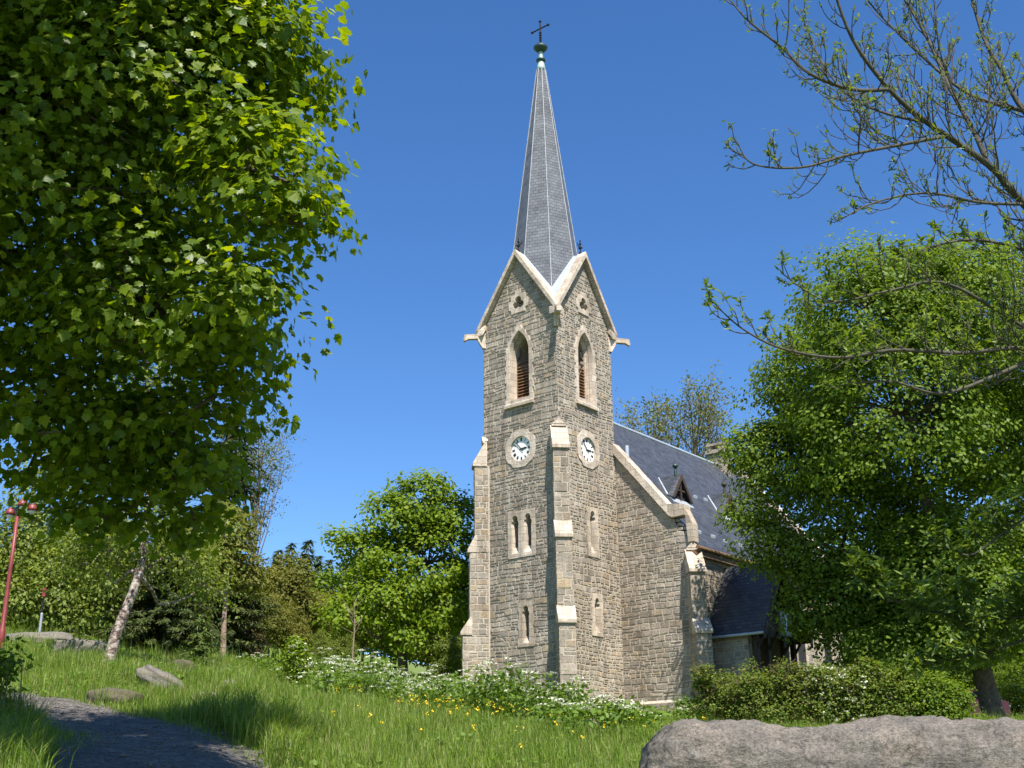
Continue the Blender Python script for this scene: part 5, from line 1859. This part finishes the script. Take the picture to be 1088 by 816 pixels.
# the big boulder: stout slab with rounded shoulders
def boulder():
    nu, nv_ = 320, 140
    a0, a1 = at(680, 800, 11.6), at(1330, 790, 10.6)
    ax = unit(np.array([a1[0] - a0[0], a1[1] - a0[1], 0]))
    Ln = float(np.linalg.norm((a1 - a0)[:2]))
    ay = np.array([-ax[1], ax[0], 0])
    cen = (a0 + a1) / 2
    zg = g1(cen[0], cen[1])
    ztop = at(840, 771, 11.0)[2]
    H = ztop - zg + .35
    V_ = []
    for j in range(nv_):
        ph = 2 * math.pi * j / nv_
        cp_, sp_ = math.cos(ph), math.sin(ph)
        ex = .42
        yy = math.copysign(abs(cp_) ** ex, cp_) * .95
        zz = math.copysign(abs(sp_) ** .62, sp_)
        for i in range(nu + 1):
            u = i / nu * 2 - 1
            au = abs(u)
            end = max(0.0, 1 - au ** 13) ** .5
            x = u * Ln / 2
            top = 1 + .012 * math.sin(u * 9 + 1.2) + .05 * math.exp(-((u + .9) / .10) ** 2) - .03 * math.exp(-((u + .52) / .13) ** 2) - .07 * max(0, u - .05)
            q = np.array([x, yy * (.25 + .75 * end) * end ** .5, (zz * H / 2) * (.45 + .55 * end) * (top if zz > 0 else 1)])
            nv3 = Vector((q[0] * 1.5, q[1] * 1.5, q[2] * 1.5))
            nn = mnoise.fractal(nv3 + Vector((3, 7, 1)), 1.0, 2.1, 7) * .062 + (.5 - abs(mnoise.noise(nv3 * 2.3 + Vector((9, 2, 4))))) * .07 + (.3 - abs(mnoise.noise(Vector((nv3.x * 2.2 + nv3.z * 3, nv3.y * 3, nv3.z * 9 - nv3.x * 3)) + Vector((1, 5, 3))))) * .045
            rr = unit(np.array([u * .3 * (au > .8), yy, zz]))
            q = q + rr * nn
            V_.append(cen + ax * q[0] + ay * q[1] + np.array([0, 0, q[2] - cen[2] + (ztop + zg - .35) / 2]))
    V_ = np.array(V_)
    nn_ = nu + 1
    Q = []
    for j in range(nv_):
        j2 = (j + 1) % nv_
        for i in range(nu):
            Q.append((j * nn_ + i, j * nn_ + i + 1, j2 * nn_ + i + 1, j2 * nn_ + i))
    Q = np.array(Q)
    loc = np.array([cen[0], cen[1], zg])
    me = np_mesh('boulder', V_ - loc, Q, np.arange(len(Q)) * 4, [MAT['granite']], True)
    return tag(link('boulder', me, None, loc), 'long grey pink granite boulder lying in the right foreground', 'boulder')


boulder()


# ------------------------------------------------------------------ shrubs
def shrub(name, label, base, lobes, leafm, lsize, nclump, per, sig, seed, extra=None, group=None, stems=26, tmpl=T_OVAL, stem_mat='twig'):
    r = np.random.default_rng(seed)
    base = np.array(base, float)
    t = thing(name, base, label, 'shrub', group)
    cc, idx, P, nrm = crown_cloud(lobes, nclump, per, sig, r, .5, .9, -.4, .6, .9)
    mb = MB()
    for q in r.choice(len(cc), size=min(stems, len(cc)), replace=False):
        e_ = cc[q]
        b0 = base + np.array([(e_ - base)[0] * .35, (e_ - base)[1] * .35, 0])
        b0[2] = g1(b0[0], b0[1]) - .05
        mb.tube([b0 - base, (b0 * .45 + e_ * .55) + r.normal(size=3) * .06 - base, e_ - base], [.022, .014, .006], 4)
    mb.build('stems', [MAT[stem_mat]], t)
    P[:, 2] = np.maximum(P[:, 2], ground(P[:, 0], P[:, 1]) + .03)
    V_, k = leaf_arrays(P - base, nrm, lsize * r.uniform(.6, 1.3, len(P)), tmpl, r.normal(size=P.shape) + np.array([0, 0, .3]), r)
    link('foliage', leaf_mesh('foliage', [(V_, k, 0)], [leafm]), t)
    if extra == 'white':
        sel = r.choice(len(cc), size=int(len(cc) * .5), replace=False)
        n = 14
        Pf = np.repeat(cc[sel] + unit(cc[sel] - base) * sig * .7, n, 0) + r.normal(size=(len(sel) * n, 3)) * .05 * np.array([1, 1, .4])
        V2, k2 = leaf_arrays(Pf - base, np.array([0, 0, 1.]) + r.normal(size=Pf.shape) * .5, np.full(len(Pf), .06), T_PETAL, None, r)
        link('blossom', leaf_mesh('blossom', [(V2, k2, 0)], [MAT['white_flower']]), t)
    if extra == 'dry':
        n = 330
        sel = r.integers(0, len(lobes), n)
        mb = MB()
        for q in sel:
            c, R = np.array(lobes[q][0]), np.broadcast_to(lobes[q][1], 3)
            d = unit(r.normal(size=3) * np.array([1, 1, .3]) + np.array([0, 0, .9]))
            p0 = c + R * d * .6
            p1 = c + R * d * r.uniform(.98, 1.3) + r.normal(size=3) * .05
            mb.tube([p0 - base, (p0 + p1) / 2 + r.normal(size=3) * .03 - base, p1 - base], [.009, .007, .004], 3)
        mb.build('dry_twigs', [MAT['shrub_dry']], t)
    return t


shrub('flowering_bush', 'upright bush with small white blossom clusters on the meadow', on_ground(315, 41), [L(314, 700, 41, 13, .5, 1.1), L(318, 720, 41, 16, .6, 1), L(313, 685, 41, 8, .3, 1), L(322, 735, 41, 15, .6, .7)], MAT['sycamore_leaf'], .10, 190, 22, .14, 71, 'white')
shrub('bush', 'dark twiggy low bush right of the blossoming bush', on_ground(345, 45), [L(343, 722, 45, 18, .7, .8), L(355, 732, 45, 14, .6, .8)], MAT['olive_leaf'], .08, 110, 16, .16, 72, 'dry')
for i, (px, py, Y, rp, lab, lf, ex) in enumerate((
        (778, 748, 43, 36, 'shrub with reddish brown dry shoots nearest the nave buttress', 'shrub_leaf', 'dry'), (818, 747, 42, 38, 'second shrub from the buttress, under the porch eave', 'shrub_leaf', 'dry'),
        (862, 746, 41.5, 39, 'bushy green shrub right before the porch posts', 'shrub_leaf', 'dry'), (906, 745, 41, 39, 'pale green shrub in the middle of the row below the linden', 'shrub_leaf', 'white'),
        (950, 746, 40.5, 38, 'dark green shrub third from the linden trunk', 'shrub_leaf', None), (990, 749, 40, 35, 'shrub left of the red car below the linden', 'linden_leaf', None))):
    c = at(px, py, Y)
    R = rp * Y / FPX
    b_ = on_ground(px, Y)
    lob = [(c, (R, R, R * .85)), (c + np.array([-R * .6, .1, -R * .2]), (R * .6, R * .7, R * .75)), (c + np.array([R * .6, -.1, -R * .15]), (R * .62, R * .7, R * .8)), (c + np.array([0, -.5, -R * .5]), (R * .8, R * .6, R * .6))]
    for q_ in range(5): lob.append((c + np.array([rng.uniform(-.9, .9) * R, rng.uniform(-.4, .3), rng.uniform(.15, .85) * R]), R * rng.uniform(.22, .4)))
    shrub('shrub', lab, b_, lob, MAT[lf], .095, 520, 22, .13, 80 + i, ex, stems=60)
shrub('bush', 'bright green small bush tight against the nave buttress foot', on_ground(733, 52), [L(728, 752, 52, 12, .4, .8), L(738, 757, 52, 11, .4, .8)], MAT['herb_leaf'], .11, 90, 16, .12, 91)
for px_, Y_, R_ in ((1082, 62, 26), (1108, 64, 30)):
    c = at(px_, 748, Y_)
    shrub('bush', 'green thicket at the right edge beyond the linden trunk, ' + ('hiding the blue car' if px_ < 1090 else 'furthest right'), on_ground(px_, Y_), [(c, R_ * Y_ / FPX), (c + np.array([.5, .2, -.6]), R_ * Y_ / FPX)], MAT['linden_leaf'], .14, 220, 20, .2, px_, None)
sh_b = on_ground(8, 17.5)
shrub('bush', 'dark shaded sapling at the left edge beside the path', sh_b, [(sh_b + np.array([-.35, 0, .75]), (.5, .45, .45)), (sh_b + np.array([-.1, .1, 1.05]), (.3, .3, .25))], MAT['linden_leaf'], .10, 60, 14, .13, 92)
# bare sapling
bs = on_ground(374, 50)
t = thing('sapling', bs, 'thin bare pale sapling standing before the sycamore', 'tree')
mb = MB()
tp = [at(x, y, 50) - bs for x, y in ((374, 716), (375, 690), (377, 665), (376, 640))]
tp[0] = np.array([0, 0, -.1])
mb.tube(tp, [.035, .03, .022, .008], 6)
for k in range(14):
    f = .3 + .05 * k
    p = tp[1] * (1 - f) + tp[3] * f
    d = unit(rng.normal(size=3) * np.array([1, 1, .3]) + np.array([0, 0, .9]))
    mb.tube([p, p + d * .4, p + d * .75 + np.array([0, 0, .1])], [.012, .008, .004], 4)
mb.build('stem', [MAT['bark_pine']], t)


# ------------------------------------------------------------------ meadow: grass, umbels, buttercups (uncountable)
def frustum_pts(n, y0, y1, r, power=1.0, pad=60):
    u = r.random(n)
    Y = y0 + (y1 - y0) * u ** power
    px = r.uniform(-pad, 1088 + pad, n)
    return (px - 544) / FPX * Y * .99 + 0.0, Y, px


CA, SA_ = math.cos(-ANG), math.sin(-ANG)


def in_church(x, y):
    dx, dy = x - 2.3583, y - 57.234
    lx, ly = dx * CA + dy * SA_, -dx * SA_ + dy * CA
    return ((lx > -5.2) & (lx < .2) & (ly > -.2) & (ly < 5.2)) | ((lx > -9.5) & (lx < 4.6) & (ly > 4.8) & (ly < 24)) | ((lx > 4.4) & (lx < 7.0) & (ly > 5.9) & (ly < 10.4))


def vnoise(x, y, s=1.0):
    return (np.sin(x * 1.7 * s + 1.3 * np.sin(y * .9 * s)) + np.sin(y * 1.9 * s + 1.1 * np.sin(x * 1.2 * s + 2))) * .25 + .5


def blades(n, y0, y1, h0, h1, w, seed, power, edge=.06):
    r = np.random.default_rng(seed)
    x, y, px = frustum_pts(n, y0, y1, r, power)
    keep = (path_dist(x, y) > edge - .12 - .5 * (r.random(n) ** 3) + .22 * np.sin(x * 2.1 + y * 1.7)) & ~in_church(x, y) & ~((x > 1.3) & (y > 9.2) & (y < 13) & (x < 8))
    keep &= ~((px > 690) & (y < 9.5))
    x, y = x[keep], y[keep]
    n = len(x)
    z = ground(x, y)
    hv = vnoise(x, y)
    h = (h0 + (h1 - h0) * r.random(n)) * (.55 + .8 * hv)
    pd = path_dist(x, y)
    h *= np.clip(.35 + pd * .8, .35, 1)
    an = r.uniform(0, 2 * math.pi, n)
    lean = r.uniform(.1, .55, n) * h
    dx, dy = np.cos(an) * lean, np.sin(an) * lean
    sx, sy = -np.sin(an) * w, np.cos(an) * w
    sc_ = r.uniform(.7, 1.4, n)
    B = np.zeros((n, 5, 3))
    B[:, 0] = np.stack([x - sx * sc_, y - sy * sc_, z - .03], 1)
    B[:, 1] = np.stack([x + sx * sc_, y + sy * sc_, z - .03], 1)
    B[:, 2] = np.stack([x + dx * .35 + sx * sc_ * .8, y + dy * .35 + sy * sc_ * .8, z + h * .6], 1)
    B[:, 3] = np.stack([x + dx, y + dy, z + h * .97], 1)
    B[:, 4] = np.stack([x + dx * .35 - sx * sc_ * .8, y + dy * .35 - sy * sc_ * .8, z + h * .6], 1)
    return B


def tufts(n, per, y0, y1, h0, h1, w, seed, pxr=(-40, 1100)):
    r = np.random.default_rng(seed)
    Y = r.uniform(y0, y1, n)
    px = r.uniform(pxr[0], pxr[1], n)
    cx_, cy_ = (px - 544) / FPX * Y, Y
    k = (path_dist(cx_, cy_) > .15) & ~((cx_ > 1.2) & (cy_ > 9) & (cy_ < 13.2)) & ~in_church(cx_, cy_)
    cx_, cy_ = cx_[k], cy_[k]
    n = len(cx_)
    hh = np.repeat(r.uniform(h0, h1, n), per) * r.uniform(.6, 1.1, n * per)
    sp_ = np.repeat(r.uniform(.05, .16, n), per)
    x = np.repeat(cx_, per) + r.normal(size=n * per) * sp_
    y = np.repeat(cy_, per) + r.normal(size=n * per) * sp_
    z = ground(x, y)
    an = r.uniform(0, 2 * math.pi, n * per)
    lean = r.uniform(.25, .8, n * per) * hh
    dx, dy = np.cos(an) * lean, np.sin(an) * lean
    sx, sy = -np.sin(an) * w, np.cos(an) * w
    B = np.zeros((n * per, 5, 3))
    B[:, 0] = np.stack([x - sx, y - sy, z - .03], 1)
    B[:, 1] = np.stack([x + sx, y + sy, z - .03], 1)
    B[:, 2] = np.stack([x + dx * .4 + sx * .8, y + dy * .4 + sy * .8, z + hh * .65], 1)
    B[:, 3] = np.stack([x + dx, y + dy, z + hh * .9], 1)
    B[:, 4] = np.stack([x + dx * .4 - sx * .8, y + dy * .4 - sy * .8, z + hh * .65], 1)
    return B


def blade_mesh(name, B, mat_):
    n = len(B)
    o = np.arange(n)[:, None] * 5
    loops = np.concatenate([o + np.array([[0, 1, 2, 4]]), o + np.array([[2, 3, 4]])], 1)
    starts = np.stack([np.arange(n) * 7, np.arange(n) * 7 + 4], 1).ravel()
    return np_mesh(name, B.reshape(-1, 3), loops, starts, [mat_], False)


GB = np.concatenate([blades(230000, 12.5, 30, .08, .42, .0055, 201, .9), blades(150000, 28, 62, .10, .34, .010, 202, .8), blades(16000, 60, 100, .3, .6, .05, 203, .8), blades(16000, 14, 45, .45, .75, .0035, 204, .9), tufts(1100, 34, 14, 45, .25, .62, .0055, 205), tufts(130, 60, 16.5, 21, .5, .85, .0055, 206, (170, 320)), tufts(90, 50, 12.5, 20, .4, .8, .0055, 207, (-60, 60))])
tag(link('meadow_grass', blade_mesh('meadow_grass', GB, MAT['grass'])), 'tall meadow grass growing over the bank and round the church', 'grass', None, 'stuff')


tag(link('dry_grass', blade_mesh('dry_grass', np.concatenate([blades(9000, 14, 50, .3, .6, .003, 208, .9), tufts(160, 26, 14, 44, .2, .4, .005, 209)]), MAT['shrub_dry'])),
    'straw coloured dead stalks standing in the meadow', 'dry grass', None, 'stuff')
r_ = np.random.default_rng(290)
xw, yw, _p = frustum_pts(42000, 13, 48, r_, .9)
kw = (vnoise(xw + 5, yw - 3, .8) > .52) & (path_dist(xw, yw) > .0) & ~in_church(xw, yw) & ~((xw > 1.3) & (yw > 9.2) & (yw < 13))
xw, yw = xw[kw], yw[kw]
PW_ = np.stack([xw, yw, ground(xw, yw) + r_.uniform(.02, .34, len(xw))], 1)
VW, kW = leaf_arrays(PW_, np.array([0, -.3, 1.]) + r_.normal(size=PW_.shape) * .5, r_.uniform(.04, .12, len(xw)), T_OVAL, None, r_)
tag(link('meadow_herbs', leaf_mesh('meadow_herbs', [(VW, kW, 0)], [MAT['herb_leaf']])), 'low broad leaved herbs mixed into the meadow grass', 'herbs', None, 'stuff')


def umbels(spots, seed):
    r_c = np.random.default_rng(5)
    spots = [q for q in spots if vnoise(q[0] * .055, q[1] * .5, 1.0) > r_c.uniform(.15, .55)]
    r = np.random.default_rng(seed)
    st = MB()
    P1, P2, S1, S2, N1, N2 = [], [], [], [], [], []
    for (px, Y, hh) in spots:
        p = on_ground(px, Y)
        if in_church(np.array([p[0]]), np.array([p[1]]))[0]: continue
        h = hh * r.uniform(.75, 1.15)
        for q in range(int(r.integers(2, 5))):
            d = np.array([r.normal() * .22, r.normal() * .22, 1.0])
            e_ = p + d * h * r.uniform(.8, 1.05)
            st.tube([p, p + d * h * .5 + r.normal(size=3) * .03, e_], [.011, .009, .006], 3)
            R = r.uniform(.07, .17)
            n = 27
            a_ = r.uniform(0, 6.28, n)
            rr = np.sqrt(r.random(n)) * R
            for k in range(n):
                P1.append(e_ + np.array([math.cos(a_[k]) * rr[k], math.sin(a_[k]) * rr[k], .03 - rr[k] * .25 + r.normal() * .008]))
            N1 += [np.array([0, 0, 1.]) + r.normal(size=3) * .4 for _ in range(n)]
            S1 += list(r.uniform(.026, .05, n))
        n = 150
        pp = p + r.normal(size=(n, 3)) * np.array([.33, .33, 0]) + np.array([0, 0, 1]) * (r.random((n, 1)) ** .9 * h * .92)
        P2 += list(pp)
        N2 += list(np.array([0, 0, 1.]) + r.normal(size=(n, 3)) * .6)
        S2 += list(r.uniform(.08, .17, n))
    V1, k1 = leaf_arrays(np.array(P1), np.array(N1), np.array(S1), T_PETAL, None, r)
    V2, k2 = leaf_arrays(np.array(P2), np.array(N2), np.array(S2), T_NARROW * np.array([1.8, 1, 1]), None, r)
    sv = np.array(st.v)
    me = leaf_mesh('cow_parsley', [(V1, k1, 0), (V2, k2, 1)], [MAT['white_flower'], MAT['herb_leaf']])
    o = link('cow_parsley', me)
    tag(o, 'mass of white flowering umbels along the foot of the church tower', 'wild flowers', None, 'stuff')
    st.build('flower_stems', [MAT['herb_leaf']], o)


r_ = np.random.default_rng(300)
spots = [(px, Y, h) for px, Y, h in zip(r_.uniform(345, 495, 230), 32 + 13 * r_.random(230) ** .8, r_.uniform(1.1, 1.7, 230))]
spots += [(px, 33 + d, h) for px, d, h in zip(r_.uniform(490, 610, 150), r_.uniform(-5, 7, 150), r_.uniform(.95, 1.55, 150))]
spots += [(px, 28 + d, h) for px, d, h in zip(r_.uniform(580, 680, 90), r_.uniform(-4, 7, 90), r_.uniform(.6, 1.0, 90))]
spots += [(px, Y, h) for px, Y, h in zip(r_.uniform(215, 300, 18), r_.uniform(42, 52, 18), r_.uniform(.4, .7, 18))]
spots += [(px, Y, h) for px, Y, h in zip(r_.uniform(718, 740, 10), r_.uniform(48, 52, 10), r_.uniform(.6, .9, 10))]
umbels(spots, 301)

r_ = np.random.default_rng(310)
n = 190
px = np.concatenate([r_.normal(480, 55, 80), r_.normal(560, 70, 60), r_.uniform(300, 680, 50)])
Y = np.concatenate([r_.uniform(24, 35, 80), r_.uniform(23, 32, 60), r_.uniform(20, 36, 50)])
x = (px - 544) / FPX * Y
P = np.stack([x, Y, ground(x, Y) + r_.uniform(.38, .62, n)], 1)
kk = 5
PP = np.repeat(P, kk, 0) + r_.normal(size=(n * kk, 3)) * .02
V1, k1 = leaf_arrays(PP, np.array([0, -.5, 1.]) + r_.normal(size=PP.shape) * .6, np.repeat(r_.uniform(.022, .038, n), kk), T_PETAL, None, r_)
st = MB()
for p in P:
    st.tube([(p[0], p[1], p[2] - .5), (p[0] + .02, p[1], p[2])], [.005, .003], 3)
o = link('buttercups', leaf_mesh('buttercups', [(V1, k1, 0)], [MAT['yellow_flower']]))
tag(o, 'yellow buttercups scattered through the grass in front of the church', 'wild flowers', None, 'stuff')
st.build('flower_stems', [MAT['herb_leaf']], o)

# ------------------------------------------------------------------ red lamp post, path sign, parked cars
lp = on_ground(1, 30, 680)
post = thing('lamp_post', lp, 'red lamp post with three hooded red lamps at the left edge', 'lamp post')
mb = MB()
ht = at(14, 549, 30)[2] - lp[2]
mb.lathe((0, 0, 0), [(.085, -.2), (.085, .6), (.06, .65), (.05, ht * .6), (.045, ht)], 12)
mb.build('pole', [MAT['red_paint']], post, smooth=True)
mb = MB()
heads = [(-.22, .05, ht + .14), (.12, -.05, ht + .34), (.32, .1, ht + .26)]
for hx, hy, hz in heads:
    mb.tube([(0, 0, ht - .05), (hx * .5, hy * .5, hz + .1), (hx, hy, hz + .08)], [.03, .028, .025], 6)
mb.build('bracket', [MAT['iron']], post)
for hx, hy, hz in heads:
    mb = MB()
    mb.lathe((hx, hy, hz), [(.125, -.08), (.12, -.02), (.10, .05), (.05, .09), (.02, .11)], 14)
    sh = mb.build('lamp_shade', [MAT['red_paint']], post, smooth=True)
    mb = MB()
    mb.lathe((hx, hy, hz), [(.03, -.17), (.08, -.14), (.09, -.09), (.085, -.082)], 12)
    mb.build('lamp_glass', [MAT['lamp_glass']], sh, smooth=True)

sp_ = on_ground(41, 35, 680)
pole = thing('path_marker', sp_, 'slim grey steel pole topped by a narrow red plate on the rocks', 'sign post')
hp = at(45, 652, 35)[2] - sp_[2]
ht2 = at(48, 634, 35)[2] - sp_[2]
mb = MB()
mb.lathe((0, 0, 0), [(.04, -.2), (.04, hp), (.035, hp + .02)], 8)
mb.build('pole', [MAT['steel']], pole)
mb = MB()
mb.lathe((0, 0, 0), [(.028, hp), (.028, ht2)], 8)
mb.build('top_rod', [MAT['iron']], pole)
mb = MB()
mb.box((-.045, -.04, ht2), (.045, .02, ht2 + .26))
mb.build('plate', [MAT['red_paint']], pole)

MAT['car_red'] = plain('red_car_paint', (.52, .05, .06), .25, 0, .05, 2, 0)
MAT['car_blue'] = plain('blue_car_paint', (.02, .045, .12), .5, 0, .05, 2, 0)
MAT['car_glass'] = plain('car_window_glass', (.02, .025, .03), .5, 0, .05, 2, 0)
MAT['tyre'] = plain('tyre_rubber', (.015, .015, .015), .85, 0, .1, 4, 0)


def car(label, loc, rot, paint):
    t = thing('parked_car', loc, label, 'car', None, rot)
    prof = [(-2.0, .35), (-2.05, .75), (-1.75, .92), (-.95, .98), (-.35, 1.42), (.85, 1.45), (1.6, 1.0), (2.0, .9), (2.05, .4), (1.9, .28), (-1.85, .28)]
    mb = MB()
    n = len(prof)
    vs = []
    for w, k in ((-.86, 1), (-.78, 0), (.78, 0), (.86, 1)):
        pass
    def ww(z): return .86 if z < 1.0 else .86 - (z - 1.0) * .42
    vs = [(x, -ww(z), z) for x, z in prof] + [(x, ww(z), z) for x, z in prof]
    mb.add(vs, [tuple(range(n))[::-1], tuple(range(n, 2 * n))] + [(i, (i + 1) % n, n + (i + 1) % n, n + i) for i in range(n)])
    mb.build('body', [paint], t)
    for y0 in (-1, 1):
        mb = MB()
        q = [(-.78, 1.03), (-.28, 1.36), (.8, 1.38), (1.38, 1.05)]
        mb.add([(x, y0 * (ww(z) + .012), z) for x, z in q], [(0, 1, 2, 3)])
        mb.build('side_window', [MAT['car_glass']], t)
    mb = MB()
    mb.add([(-.93, -.72, 1.02), (-.93, .72, 1.02), (-.39, .62, 1.41), (-.39, -.62, 1.41)], [(0, 1, 2, 3)])
    mb.build('windscreen', [MAT['car_glass']], t)
    for x in (-1.3, 1.3):
        for y in (-.80, .80):
            mb = MB()
            mb.prism([(x + .31 * math.cos(a_), y - .1, .31 + .31 * math.sin(a_)) for a_ in np.linspace(0, 2 * math.pi, 18)[:-1]], (0, .2, 0))
            wo = mb.build('wheel', [MAT['tyre']], t)
            mb = MB()
            mb.prism([(x + .18 * math.cos(a_), y + (.1 if y > 0 else -.12), .31 + .18 * math.sin(a_)) for a_ in np.linspace(0, 2 * math.pi, 12)[:-1]], (0, .02, 0))
            mb.build('rim', [MAT['steel']], wo)
    for y in (-.6, .6):
        mb = MB()
        mb.box((-2.07, y - .14, .66), (-2.0, y + .14, .78))
        mb.build('headlight', [MAT['lamp_glass']], t)
    return t


p = on_ground(1022, 58, 765)
car('red car parked behind the shrubs left of the linden trunk', p, rad(8), MAT['car_red'])
p = on_ground(1104, 66, 765)
car('dark blue car parked right of the linden trunk', p, rad(-10), MAT['car_blue'])
